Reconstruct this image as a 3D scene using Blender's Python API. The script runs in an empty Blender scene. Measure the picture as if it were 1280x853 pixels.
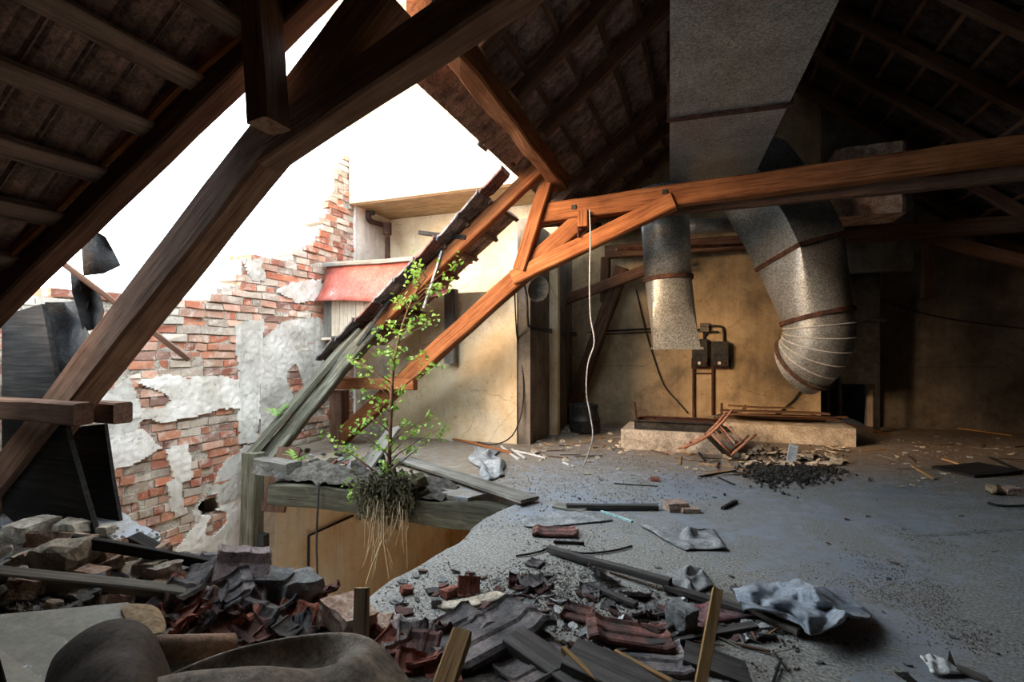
import bpy, math, random
from mathutils import Vector, Matrix, Euler, noise
R = random.Random(7)
S = bpy.context.scene
COL = S.collection
V = Vector

# ------------------------------------------------------------------ camera, sky, sun, exposure
CT, ST = 0.9349, 0.355                 # the building is turned 20.8 degrees against the view
CAM = V((0, 0, 1.5))
cam = bpy.data.objects.new('camera', bpy.data.cameras.new('camera'))
COL.objects.link(cam)
cam.location = CAM
cam.rotation_euler = (math.radians(90), 0, math.radians(20.8))
cam.data.lens = 18.0
cam.data.sensor_width = 36.0
cam.data.shift_y = 13.5 / 1280
cam.data.clip_start = 0.02
S.camera = cam

world = bpy.data.worlds.new('sky')
S.world = world
world.use_nodes = True
nt = world.node_tree
bg = nt.nodes['Background']
bg.inputs[0].default_value = (0.74, 0.87, 1.0, 1)
bg.inputs[1].default_value = 9.5

SUN_AZ, SUN_EL = math.atan2(0.80, 1.0), math.radians(14.0)   # low sun behind the camera's left shoulder
sd = V((math.sin(SUN_AZ) * math.cos(SUN_EL), math.cos(SUN_AZ) * math.cos(SUN_EL), -math.sin(SUN_EL)))
sl = bpy.data.lights.new('sun', 'SUN')
sl.energy = 11.0
sl.color = (1.0, 0.60, 0.27)
sl.angle = math.radians(32)
sun = bpy.data.objects.new('sun', sl)
COL.objects.link(sun)
sun.rotation_euler = sd.to_track_quat('-Z', 'Y').to_euler()
sun.location = (-12, -8, 10)

S.view_settings.view_transform = 'Standard'
S.view_settings.look = 'None'
S.view_settings.gamma = 1
S.view_settings.use_curve_mapping = False
S.view_settings.exposure = 0.22
S.cycles.max_bounces = 8
S.cycles.diffuse_bounces = 6

# ------------------------------------------------------------------ measuring helpers
def ray(px, py):
    dx, dz = (px - 640) / 640, -(py - 440) / 640
    return V((CT * dx - ST, ST * dx + CT, dz))
def W(px, py, Y): return CAM + ray(px, py) * Y
def onx(px, py, x): d = ray(px, py); return CAM + d * (x / d.x)
def ony(px, py, y): d = ray(px, py); return CAM + d * (y / d.y)
def onz(px, py, z=0): d = ray(px, py); return CAM + d * ((z - 1.5) / d.z)
def camY(p): return -ST * p.x + CT * p.y
def camX(p): return CT * p.x + ST * p.y
RIGHT = V((CT, ST, 0)); FWD = V((-ST, CT, 0)); UP = V((0, 0, 1))
def sst(a, b, t):
    t = max(0, min(1, (t - a) / (b - a))); return t * t * (3 - 2 * t)
def inpoly(x, y, P):
    c = False; n = len(P)
    for i in range(n):
        x0, y0 = P[i]; x1, y1 = P[i - 1]
        if (y0 > y) != (y1 > y) and x < (x1 - x0) * (y - y0) / (y1 - y0) + x0: c = not c
    return c
HOLE = [(-6.1, 3.45), (-4.3, 2.95), (-3.2, 2.35), (-1.95, 2.42), (-1.88, 3.1), (-1.80, 3.7), (-1.88, 4.2), (-1.78, 4.75), (-1.70, 5.2), (-2.15, 5.05), (-2.3, 4.78), (-4.85, 4.8), (-5.1, 5.5), (-6.1, 5.6)]
def mound(x, y):
    X, Y = CT * x + ST * y, -ST * x + CT * y
    h = 0.37 * sst(-0.75, -2.5, X) * sst(3.45, 2.95, Y)
    h += 0.12 * sst(-0.2, -1.0, X) * sst(2.9, 2.2, Y)
    h += 0.07 * sst(0.75, 0.1, X) * sst(2.55, 2.1, Y)
    return h
def ground(x, y): return mound(x, y)
def ong(px, py):
    d = ray(px, py); t = 0.6
    while t < 14:
        p = CAM + d * t
        if p.z <= ground(p.x, p.y): return V((p.x, p.y, ground(p.x, p.y)))
        t += 0.01
    return onz(px, py)

# ------------------------------------------------------------------ materials
def newmat(name):
    m = bpy.data.materials.new(name); m.use_nodes = True
    t = m.node_tree; b = t.nodes['Principled BSDF']
    return m, t, b
def nd(t, kind, **kw):
    n = t.nodes.new(kind)
    for k, v in kw.items():
        if k in n.inputs: n.inputs[k].default_value = v
        else: setattr(n, k, v)
    return n
def ramp(t, fac, stops):
    r = t.nodes.new('ShaderNodeValToRGB')
    e = r.color_ramp.elements
    while len(e) < len(stops): e.new(0.5)
    for i, (p, c) in enumerate(stops):
        e[i].position = p; e[i].color = (c[0], c[1], c[2], 1)
    t.links.new(fac, r.inputs[0]); return r
def mixc(t, fac, a, b, mode='MIX'):
    m = t.nodes.new('ShaderNodeMix'); m.data_type = 'RGBA'; m.blend_type = mode
    for s, v in ((m.inputs[0], fac), (m.inputs[6], a), (m.inputs[7], b)):
        if hasattr(v, 'links') or isinstance(v, bpy.types.NodeSocket): t.links.new(v, s)
        elif isinstance(v, (int, float)): s.default_value = v
        else: s.default_value = (v[0], v[1], v[2], 1)
    return m.outputs[2]
def coords(t, scale=(1, 1, 1), kind='Object'):
    tc = t.nodes.new('ShaderNodeTexCoord'); mp = t.nodes.new('ShaderNodeMapping')
    mp.inputs['Scale'].default_value = scale
    t.links.new(tc.outputs[kind], mp.inputs[0]); return mp.outputs[0]
def ntex(t, vec, scale, detail=5, rough=0.6, dist=0):
    n = nd(t, 'ShaderNodeTexNoise', Scale=scale, Detail=detail, Roughness=rough, Distortion=dist)
    t.links.new(vec, n.inputs['Vector']); return n.outputs['Fac']
def bump(t, b, h, strength=0.4, dist=0.02):
    n = nd(t, 'ShaderNodeBump', Strength=strength, Distance=dist)
    t.links.new(h, n.inputs['Height']); t.links.new(n.outputs[0], b.inputs['Normal'])
def randtint(t, col, lo=0.7, hi=1.25):
    oi = t.nodes.new('ShaderNodeObjectInfo')
    mr = nd(t, 'ShaderNodeMapRange'); mr.inputs[3].default_value = lo; mr.inputs[4].default_value = hi
    t.links.new(oi.outputs['Random'], mr.inputs[0])
    h = t.nodes.new('ShaderNodeHueSaturation')
    t.links.new(mr.outputs[0], h.inputs['Value']); t.links.new(col, h.inputs['Color'])
    return h.outputs[0]
def wood(name, dark, mid, light, rough=0.85, tint=(0.8, 1.2), bs=0.5):
    m, t, b = newmat(name)
    v = coords(t, (0.7, 13, 13))
    g = ntex(t, v, 2.2, 7, 0.65, 0.6)
    v2 = coords(t, (1, 1, 1)); p = ntex(t, v2, 2.5, 4, 0.6)
    c = ramp(t, g, [(0.28, dark), (0.5, mid), (0.74, light)])
    d = ramp(t, p, [(0.3, (0.55, 0.5, 0.48)), (0.6, (1, 1, 1))])
    c2 = mixc(t, 0.75, c.outputs[0], d.outputs[0], 'MULTIPLY')
    v3 = coords(t, (0.5, 30, 30)); cr = ntex(t, v3, 1.3, 3, 0.5, 0.3)
    crk = ramp(t, cr, [(0.30, (0.25, 0.22, 0.2)), (0.36, (1, 1, 1))])
    c3 = mixc(t, 0.8, c2, crk.outputs[0], 'MULTIPLY')
    t.links.new(randtint(t, c3, *tint), b.inputs['Base Color'])
    b.inputs['Roughness'].default_value = rough
    b.inputs['Specular IOR Level'].default_value = 0.12
    bump(t, b, g, bs, 0.012)
    return m
def mottle(name, stops, scale=4, rough=0.85, metal=0.0, bs=0.4, bd=0.015, fine=40, fmix=0.35, tint=None, spec=0.18):
    m, t, b = newmat(name)
    v = coords(t)
    n = ntex(t, v, scale, 8, 0.7, 0.3)
    c = ramp(t, n, [(0.5 + (p - 0.5) * 0.68, q) for p, q in stops]).outputs[0]
    f = ntex(t, v, fine, 5, 0.75)
    fr = ramp(t, f, [(0.36, (0.42, 0.41, 0.4)), (0.5, (0.95, 0.95, 0.95)), (0.62, (1.25, 1.24, 1.22))])
    c = mixc(t, min(1, fmix * 2.2), c, fr.outputs[0], 'MULTIPLY')
    if tint: c = randtint(t, c, *tint)
    t.links.new(c, b.inputs['Base Color'])
    b.inputs['Roughness'].default_value = rough; b.inputs['Metallic'].default_value = metal
    b.inputs['Specular IOR Level'].default_value = spec
    ad = t.nodes.new('ShaderNodeMath'); ad.operation = 'ADD'
    t.links.new(n, ad.inputs[0]); t.links.new(f, ad.inputs[1])
    bump(t, b, ad.outputs[0], min(1, bs * 1.6), bd)
    return m
def plaster(name, base, light, dark, crack=True, streak=0.5, dirt=(0.12, 0.1, 0.08), dirtlo=0.33):
    m, t, b = newmat(name)
    v = coords(t)
    n = ntex(t, v, 1.3, 7, 0.65, 0.3)
    c = ramp(t, n, [(0.36, dark), (0.49, base), (0.62, light)]).outputs[0]
    vs = coords(t, (5, 5, 0.35)); s = ntex(t, vs, 1.5, 5, 0.6)
    sr = ramp(t, s, [(0.3, (0.45, 0.42, 0.38)), (0.55, (1, 1, 1))])
    c = mixc(t, streak, c, sr.outputs[0], 'MULTIPLY')
    f = ntex(t, v, 14, 8, 0.75, 0.4)
    fr = ramp(t, f, [(dirtlo, dirt), (dirtlo + 0.09, (1, 1, 1))])
    c = mixc(t, 0.6, c, fr.outputs[0], 'MULTIPLY')
    if crack:
        vo = nd(t, 'ShaderNodeTexVoronoi', Scale=0.9, feature='DISTANCE_TO_EDGE')
        w = ntex(t, v, 3.0, 6, 0.7)
        wm = t.nodes.new('ShaderNodeVectorMath'); wm.operation = 'ADD'
        t.links.new(v, wm.inputs[0]); cmb = t.nodes.new('ShaderNodeCombineXYZ')
        for i in range(3): t.links.new(w, cmb.inputs[i])
        t.links.new(cmb.outputs[0], wm.inputs[1]); t.links.new(wm.outputs[0], vo.inputs['Vector'])
        cr = ramp(t, vo.outputs['Distance'], [(0.0, (0.3, 0.26, 0.22)), (0.008, (1, 1, 1))])
        c = mixc(t, 0.6, c, cr.outputs[0], 'MULTIPLY')
    t.links.new(c, b.inputs['Base Color'])
    b.inputs['Roughness'].default_value = 0.92; b.inputs['Specular IOR Level'].default_value = 0.2
    bump(t, b, f, 0.6, 0.015)
    return m
def vcol(name, noise_scale=18, lime=(0.75, 0.72, 0.66), amt=0.55, rough=0.92, lo=0.5, hi=0.62):
    m, t, b = newmat(name)
    a = t.nodes.new('ShaderNodeAttribute'); a.attribute_name = 'tone'
    v = coords(t); n = ntex(t, v, noise_scale, 7, 0.7, 0.3)
    k = ramp(t, n, [(lo, (0, 0, 0)), (hi, (amt, amt, amt))])
    c = mixc(t, k.outputs[0], a.outputs['Color'], lime)
    f = ntex(t, v, 60, 4, 0.7); fr = ramp(t, f, [(0.3, (0.5, 0.5, 0.5)), (0.65, (1.1, 1.1, 1.1))])
    c = mixc(t, 0.5, c, fr.outputs[0], 'MULTIPLY')
    t.links.new(c, b.inputs['Base Color']); b.inputs['Roughness'].default_value = rough
    b.inputs['Specular IOR Level'].default_value = 0.15
    bump(t, b, n, 0.6, 0.012)
    return m
def galv(name, base, hi, rough=(0.28, 0.5)):
    m, t, b = newmat(name)
    v = coords(t)
    vo = nd(t, 'ShaderNodeTexVoronoi', Scale=75.0); t.links.new(v, vo.inputs['Vector'])
    sx = t.nodes.new('ShaderNodeSeparateColor'); t.links.new(vo.outputs['Color'], sx.inputs[0])
    c = ramp(t, sx.outputs[0], [(0.1, base), (0.95, hi)]).outputs[0]
    d = ntex(t, v, 2.2, 5, 0.6); dr = ramp(t, d, [(0.35, (0.55, 0.52, 0.48)), (0.62, (1, 1, 1))])
    c = mixc(t, 0.7, c, dr.outputs[0], 'MULTIPLY')
    t.links.new(c, b.inputs['Base Color']); b.inputs['Metallic'].default_value = 0.5
    mr = nd(t, 'ShaderNodeMapRange'); mr.inputs[3].default_value = rough[0]; mr.inputs[4].default_value = rough[1]
    t.links.new(sx.outputs[1], mr.inputs[0]); t.links.new(mr.outputs[0], b.inputs['Roughness'])
    bump(t, b, sx.outputs[2], 0.12, 0.004)
    return m

M = {}
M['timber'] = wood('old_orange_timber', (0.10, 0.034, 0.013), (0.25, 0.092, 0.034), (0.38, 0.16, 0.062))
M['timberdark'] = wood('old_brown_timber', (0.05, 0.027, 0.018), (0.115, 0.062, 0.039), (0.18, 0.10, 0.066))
M['timbermid'] = wood('brown_truss_timber', (0.09, 0.05, 0.032), (0.21, 0.12, 0.077), (0.32, 0.19, 0.125))
M['battenwood'] = wood('brightened_batten_wood', (0.11, 0.075, 0.055), (0.25, 0.175, 0.13), (0.37, 0.27, 0.2))  # lighter copy of brown timber, missing bounce light put into the colour
M['greywood'] = wood('weathered_grey_wood', (0.06, 0.054, 0.046), (0.15, 0.137, 0.115), (0.26, 0.238, 0.2))
M['mosswood'] = wood('mossy_weathered_wood', (0.045, 0.044, 0.027), (0.13, 0.124, 0.088), (0.27, 0.25, 0.185))
M['blackwood'] = wood('sooty_wood', (0.009, 0.008, 0.007), (0.022, 0.02, 0.018), (0.05, 0.045, 0.039))
M['rotwood'] = wood('rotten_joist_wood', (0.02, 0.019, 0.012), (0.052, 0.048, 0.032), (0.10, 0.09, 0.062))
M['greydark'] = wood('sooty_grey_wood', (0.035, 0.032, 0.03), (0.088, 0.081, 0.074), (0.16, 0.148, 0.135))
M['palewood'] = wood('pale_boards', (0.34, 0.26, 0.17), (0.56, 0.46, 0.34), (0.7, 0.6, 0.46))
M['yellowwood'] = wood('raw_yellow_wood', (0.2, 0.11, 0.04), (0.38, 0.23, 0.1), (0.5, 0.34, 0.17))
M['chairwood'] = wood('varnished_red_wood', (0.24, 0.1, 0.06), (0.4, 0.2, 0.13), (0.55, 0.32, 0.22), 0.6)
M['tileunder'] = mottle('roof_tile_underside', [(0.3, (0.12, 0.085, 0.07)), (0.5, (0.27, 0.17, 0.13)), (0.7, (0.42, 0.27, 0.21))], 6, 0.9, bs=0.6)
M['tileshade'] = mottle('shaded_tile_underside', [(0.3, (0.02, 0.015, 0.013)), (0.5, (0.045, 0.03, 0.024)), (0.7, (0.08, 0.052, 0.042))], 6, 0.9, bs=0.6)  # darker copy of the tile underside, shade of the right slope painted in
M['tile'] = mottle('sooty_red_roof_tile', [(0.3, (0.04, 0.034, 0.034)), (0.5, (0.12, 0.06, 0.05)), (0.72, (0.24, 0.10, 0.075))], 5, 0.8, bs=0.4, tint=(0.6, 1.4))
M['tiledark'] = mottle('grey_black_roof_tile', [(0.3, (0.04, 0.04, 0.042)), (0.5, (0.125, 0.11, 0.108)), (0.7, (0.28, 0.23, 0.215))], 5, 0.75, bs=0.4, tint=(0.6, 1.5))
M['tilered'] = mottle('bright_red_roof_tile', [(0.3, (0.16, 0.055, 0.04)), (0.55, (0.33, 0.115, 0.08)), (0.75, (0.42, 0.21, 0.16))], 6, 0.85, bs=0.4, tint=(0.8, 1.2))
M['tilelime'] = mottle('limewashed_tile', [(0.33, (0.05, 0.05, 0.055)), (0.42, (0.34, 0.26, 0.25)), (0.7, (0.5, 0.41, 0.39))], 7, 0.85, bs=0.3)
M['brick'] = vcol('old_brick_wall', 7, (0.66, 0.59, 0.49), 0.8, lo=0.5, hi=0.68)
M['loosebrick'] = mottle('loose_dusty_brick', [(0.3, (0.3, 0.17, 0.12)), (0.5, (0.52, 0.36, 0.27)), (0.7, (0.7, 0.6, 0.48))], 6, 0.95, bs=0.6, tint=(0.75, 1.25))
M['stone'] = mottle('dusty_rubble_stone', [(0.3, (0.44, 0.36, 0.27)), (0.5, (0.66, 0.56, 0.43)), (0.7, (0.8, 0.71, 0.58))], 6, 0.95, bs=0.8, tint=(0.75, 1.2))
M['concrete'] = mottle('grey_concrete', [(0.3, (0.16, 0.16, 0.155)), (0.5, (0.28, 0.28, 0.27)), (0.7, (0.4, 0.39, 0.37))], 5, 0.95, bs=0.8, tint=(0.85, 1.15))
M['mortar'] = mottle('lime_mortar', [(0.3, (0.32, 0.265, 0.2)), (0.5, (0.5, 0.44, 0.355)), (0.7, (0.66, 0.6, 0.5))], 5, 0.95, bs=0.9, bd=0.03)
M['plasterwhite'] = plaster('white_lime_plaster', (0.70, 0.65, 0.57), (0.82, 0.78, 0.71), (0.52, 0.47, 0.39), False, 0.25)
M['plastergrey'] = plaster('grey_cement_render', (0.50, 0.465, 0.40), (0.66, 0.62, 0.55), (0.33, 0.305, 0.255), False, 0.35)
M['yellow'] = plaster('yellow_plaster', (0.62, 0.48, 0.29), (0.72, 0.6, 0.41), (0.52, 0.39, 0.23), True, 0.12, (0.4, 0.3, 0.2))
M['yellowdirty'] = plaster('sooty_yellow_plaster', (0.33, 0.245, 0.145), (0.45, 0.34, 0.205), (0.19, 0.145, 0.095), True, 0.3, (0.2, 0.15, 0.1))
M['greybrown'] = plaster('dark_grey_brown_plaster', (0.15, 0.125, 0.098), (0.22, 0.185, 0.145), (0.08, 0.068, 0.055), True, 0.35, (0.12, 0.1, 0.08))  # darker and greyer version of the back wall plaster
M['ochrelit'] = plaster('lit_lime_ochre_plaster', (0.86, 0.76, 0.58), (0.9, 0.85, 0.72), (0.78, 0.62, 0.4), False, 0.3, (0.6, 0.5, 0.35))  # lime-pale copy of the ochre, with light on this wall put into colour
M['ochre'] = plaster('ochre_room_plaster', (0.6, 0.40, 0.2), (0.7, 0.52, 0.3), (0.46, 0.29, 0.13), False, 0.55, (0.5, 0.4, 0.3))
M['soffit'] = wood('weathered_soffit_render', (0.16, 0.11, 0.06), (0.3, 0.22, 0.12), (0.42, 0.32, 0.19))
M['rust'] = mottle('rusty_iron', [(0.3, (0.03, 0.017, 0.013)), (0.55, (0.075, 0.035, 0.024)), (0.75, (0.14, 0.062, 0.04))], 9, 0.75, 0.3, bs=0.4)
M['darkmetal'] = mottle('dark_metal', [(0.3, (0.018, 0.018, 0.018)), (0.6, (0.05, 0.048, 0.045)), (0.8, (0.08, 0.07, 0.06))], 6, 0.6, 0.5, bs=0.2)
M['redmetal'] = mottle('faded_red_sheet_metal', [(0.26, (0.2, 0.05, 0.035)), (0.5, (0.34, 0.085, 0.06)), (0.68, (0.38, 0.125, 0.095)), (0.78, (0.55, 0.32, 0.27))], 3, 0.6, 0.0, bs=0.15)
M['rib'] = mottle('bright_zinc_rib', [(0.3, (0.4, 0.41, 0.4)), (0.7, (0.6, 0.6, 0.58))], 9, 0.5, 0.3, bs=0.05)
M['galv'] = galv('galvanised_sheet', (0.15, 0.16, 0.155), (0.37, 0.38, 0.365))
M['whitepaint'] = mottle('dull_white', [(0.3, (0.42, 0.41, 0.39)), (0.6, (0.62, 0.61, 0.58)), (0.8, (0.7, 0.69, 0.66))], 8, 0.7, bs=0.2)
M['cable'] = mottle('pale_grey_cable', [(0.3, (0.22, 0.22, 0.22)), (0.6, (0.4, 0.4, 0.39))], 8, 0.5, bs=0.1)
M['black'] = mottle('black_cable', [(0.3, (0.012, 0.012, 0.012)), (0.6, (0.03, 0.028, 0.026))], 8, 0.6, bs=0.1)
M['felt'] = mottle('torn_roofing_felt', [(0.3, (0.018, 0.018, 0.018)), (0.55, (0.042, 0.041, 0.04)), (0.75, (0.085, 0.08, 0.078))], 4, 0.7, bs=0.5)
M['lino'] = mottle('brown_linoleum', [(0.3, (0.13, 0.105, 0.08)), (0.5, (0.26, 0.215, 0.165)), (0.72, (0.42, 0.36, 0.29))], 4, 0.75, bs=0.35, fine=25)
M['linodark'] = mottle('dark_brown_linoleum', [(0.3, (0.05, 0.04, 0.032)), (0.55, (0.085, 0.067, 0.053)), (0.75, (0.13, 0.105, 0.085))], 2.5, 0.75, bs=0.2, spec=0.12)
M['board'] = mottle('scuffed_greenish_board', [(0.3, (0.17, 0.15, 0.09)), (0.55, (0.25, 0.22, 0.14)), (0.66, (0.28, 0.25, 0.17)), (0.69, (0.7, 0.7, 0.66))], 5, 0.5, bs=0.08, fmix=0.15)
M['tan'] = mottle('tan_paper', [(0.3, (0.27, 0.185, 0.1)), (0.55, (0.44, 0.32, 0.19)), (0.75, (0.55, 0.43, 0.28))], 5, 0.85, bs=0.3)
M['pinktan'] = mottle('pinkish_roll', [(0.3, (0.3, 0.19, 0.13)), (0.55, (0.4, 0.27, 0.19)), (0.75, (0.46, 0.33, 0.24))], 4, 0.75, bs=0.2)
M['tarp'] = mottle('blue_grey_tarpaulin', [(0.3, (0.17, 0.19, 0.215)), (0.5, (0.27, 0.30, 0.335)), (0.7, (0.40, 0.43, 0.465))], 5, 0.5, bs=0.3)
M['greycloth'] = mottle('grey_cloth', [(0.3, (0.17, 0.17, 0.165)), (0.5, (0.28, 0.28, 0.27)), (0.7, (0.4, 0.39, 0.375))], 6, 0.85, bs=0.5)
M['pinksheet'] = mottle('faded_pink_sheet', [(0.3, (0.1, 0.07, 0.07)), (0.5, (0.2, 0.11, 0.11)), (0.65, (0.35, 0.1, 0.12))], 3, 0.8, bs=0.3)
M['teal'] = mottle('pale_teal_plastic', [(0.3, (0.25, 0.4, 0.4)), (0.6, (0.4, 0.58, 0.56))], 6, 0.5, bs=0.1)
M['bluestrip'] = mottle('pale_blue_plastic', [(0.3, (0.25, 0.34, 0.45)), (0.6, (0.4, 0.5, 0.6))], 6, 0.5, bs=0.1)
M['ash'] = mottle('black_ash', [(0.3, (0.02, 0.02, 0.02)), (0.55, (0.05, 0.05, 0.048)), (0.75, (0.14, 0.13, 0.12))], 25, 0.95, bs=0.8, bd=0.03)
M['dust'] = mottle('brown_dust_crumbs', [(0.3, (0.1, 0.085, 0.068)), (0.55, (0.2, 0.175, 0.145)), (0.75, (0.34, 0.31, 0.27))], 14, 0.95, bs=0.5)
M['grit'] = mottle('grey_grit', [(0.3, (0.13, 0.12, 0.1)), (0.55, (0.27, 0.25, 0.22)), (0.75, (0.42, 0.4, 0.36))], 14, 0.95, bs=0.5)
M['dirt'] = mottle('dusty_rubble_dirt', [(0.3, (0.06, 0.052, 0.044)), (0.5, (0.13, 0.115, 0.095)), (0.7, (0.24, 0.215, 0.18))], 12, 0.95, bs=1.0, bd=0.05, fine=90)
M['flake'] = mottle('fallen_plaster_flake', [(0.3, (0.33, 0.27, 0.19)), (0.55, (0.5, 0.43, 0.33)), (0.75, (0.62, 0.56, 0.46))], 8, 0.9, bs=0.4, tint=(0.7, 1.25))
M['moss'] = mottle('dry_moss_and_roots', [(0.3, (0.035, 0.03, 0.018)), (0.5, (0.1, 0.09, 0.05)), (0.7, (0.17, 0.155, 0.085))], 20, 0.95, bs=0.8, bd=0.03)
M['root'] = mottle('dry_root', [(0.3, (0.2, 0.15, 0.09)), (0.6, (0.36, 0.29, 0.19))], 10, 0.9, bs=0.2)
M['bark'] = mottle('red_brown_bark', [(0.3, (0.07, 0.035, 0.022)), (0.6, (0.17, 0.085, 0.05))], 12, 0.85, bs=0.3)

def leafmat():
    m, t, b = newmat('young_green_leaf')
    a = t.nodes.new('ShaderNodeAttribute'); a.attribute_name = 'tone'
    t.links.new(a.outputs['Color'], b.inputs['Base Color'])
    b.inputs['Roughness'].default_value = 0.5
    tr = t.nodes.new('ShaderNodeBsdfTranslucent'); t.links.new(a.outputs['Color'], tr.inputs[0])
    mx = t.nodes.new('ShaderNodeMixShader'); mx.inputs[0].default_value = 0.4
    out = t.nodes['Material Output']
    t.links.new(b.outputs[0], mx.inputs[1]); t.links.new(tr.outputs[0], mx.inputs[2]); t.links.new(mx.outputs[0], out.inputs[0])
    return m
M['leaf'] = leafmat()

def floormat():
    m, t, b = newmat('dusty_blue_grey_screed')
    v = coords(t)
    n = ntex(t, v, 0.9, 8, 0.62, 0.3); n2 = ntex(t, v, 7, 7, 0.7, 0.2); n3 = ntex(t, v, 55, 5, 0.75)
    smooth = ramp(t, n, [(0.3, (0.185, 0.20, 0.225)), (0.55, (0.25, 0.268, 0.295)), (0.75, (0.315, 0.325, 0.34))]).outputs[0]
    dust = ramp(t, n3, [(0.38, (0.1, 0.09, 0.075)), (0.5, (0.2, 0.183, 0.158)), (0.62, (0.34, 0.32, 0.285))]).outputs[0]
    sm = t.nodes.new('ShaderNodeMath'); sm.operation = 'MULTIPLY_ADD'
    t.links.new(n2, sm.inputs[0]); sm.inputs[1].default_value = 0.55
    t.links.new(n, sm.inputs[2])
    k = ramp(t, sm.outputs[0], [(0.66, (0, 0, 0)), (0.82, (0.85, 0.85, 0.85))])
    c = mixc(t, k.outputs[0], smooth, dust)
    sp = ramp(t, n3, [(0.30, (0.4, 0.4, 0.4)), (0.4, (1, 1, 1))])
    c = mixc(t, 0.6, c, sp.outputs[0], 'MULTIPLY')
    vo = nd(t, 'ShaderNodeTexVoronoi', Scale=0.42, feature='DISTANCE_TO_EDGE')
    wv = t.nodes.new('ShaderNodeVectorMath'); wv.operation = 'ADD'; cb = t.nodes.new('ShaderNodeCombineXYZ')
    for i in range(2): t.links.new(n2, cb.inputs[i])
    t.links.new(v, wv.inputs[0]); t.links.new(cb.outputs[0], wv.inputs[1]); t.links.new(wv.outputs[0], vo.inputs['Vector'])
    cr = ramp(t, vo.outputs['Distance'], [(0.0, (0.25, 0.24, 0.23)), (0.006, (1, 1, 1))])
    c = mixc(t, 0.8, c, cr.outputs[0], 'MULTIPLY')
    gd = t.nodes.new('ShaderNodeVectorMath'); gd.operation = 'DISTANCE'; t.links.new(v, gd.inputs[0]); gd.inputs[1].default_value = (-0.75, 2.75, 0)
    gm = nd(t, 'ShaderNodeMapRange'); gm.inputs[1].default_value = 1.75; gm.inputs[2].default_value = 0.5; t.links.new(gd.outputs['Value'], gm.inputs[0])
    gs = t.nodes.new('ShaderNodeMath'); gs.operation = 'MULTIPLY_ADD'; t.links.new(n2, gs.inputs[0]); gs.inputs[1].default_value = 1.6; t.links.new(gm.outputs[0], gs.inputs[2])
    gk = ramp(t, gs.outputs[0], [(0.0, (0, 0, 0)), (1.0, (0.9, 0.9, 0.9))]); gk.color_ramp.elements[0].position = 0.95
    sand = ramp(t, n3, [(0.38, (0.09, 0.083, 0.07)), (0.5, (0.24, 0.225, 0.195)), (0.62, (0.42, 0.4, 0.355))]).outputs[0]
    c = mixc(t, gk.outputs[0], c, sand)
    # the dirt lies thick along the back wall
    sx = t.nodes.new('ShaderNodeSeparateXYZ'); t.links.new(v, sx.inputs[0])
    yr = nd(t, 'ShaderNodeMapRange'); yr.inputs[1].default_value = 6.2; yr.inputs[2].default_value = 8.2
    t.links.new(sx.outputs[1], yr.inputs[0])
    xr = nd(t, 'ShaderNodeMapRange'); xr.inputs[1].default_value = -1.3; xr.inputs[2].default_value = -2.6
    t.links.new(sx.outputs[0], xr.inputs[0])
    y2 = nd(t, 'ShaderNodeMapRange'); y2.inputs[1].default_value = 4.4; y2.inputs[2].default_value = 5.2
    t.links.new(sx.outputs[1], y2.inputs[0])
    xm = t.nodes.new('ShaderNodeMath'); xm.operation = 'MULTIPLY'; t.links.new(xr.outputs[0], xm.inputs[0]); t.links.new(y2.outputs[0], xm.inputs[1])
    ym = t.nodes.new('ShaderNodeMath'); ym.operation = 'MAXIMUM'; t.links.new(xm.outputs[0], ym.inputs[0]); t.links.new(yr.outputs[0], ym.inputs[1])
    brown = ramp(t, n3, [(0.3, (0.08, 0.058, 0.038)), (0.52, (0.21, 0.155, 0.1)), (0.7, (0.36, 0.285, 0.2))]).outputs[0]
    yk = t.nodes.new('ShaderNodeMath'); yk.operation = 'MULTIPLY'; t.links.new(ym.outputs[0], yk.inputs[0])
    nk = ramp(t, n2, [(0.32, (0.25, 0.25, 0.25)), (0.55, (1, 1, 1))]); t.links.new(nk.outputs[0], yk.inputs[1])
    c = mixc(t, yk.outputs[0], c, brown)
    t.links.new(c, b.inputs['Base Color'])
    rr = nd(t, 'ShaderNodeMapRange'); rr.inputs[3].default_value = 0.5; rr.inputs[4].default_value = 0.95
    t.links.new(k.outputs[0], rr.inputs[0]); t.links.new(rr.outputs[0], b.inputs['Roughness'])
    b.inputs['Specular IOR Level'].default_value = 0.35
    ad = t.nodes.new('ShaderNodeMath'); ad.operation = 'ADD'; t.links.new(n2, ad.inputs[0]); t.links.new(n3, ad.inputs[1])
    bump(t, b, ad.outputs[0], 0.35, 0.012)
    return m
M['floor'] = floormat()

# ------------------------------------------------------------------ object helpers
WM = {}
def props(o, label=None, cat=None, group=None, kind=None):
    for k, v in (('label', label), ('category', cat), ('group', group), ('kind', kind)):
        if v: o[k] = v
    return o
def place(o, mw, parent=None):
    COL.objects.link(o)
    WM[o.name] = mw
    if parent:
        o.parent = parent; o.matrix_local = WM[parent.name].inverted() @ mw
    else: o.matrix_world = mw
    return o
def thing(name, label, cat, loc, group=None):
    o = bpy.data.objects.new(name, None); o.empty_display_size = 0.2
    place(o, Matrix.Translation(V(loc)))
    return props(o, label, cat, group)

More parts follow.
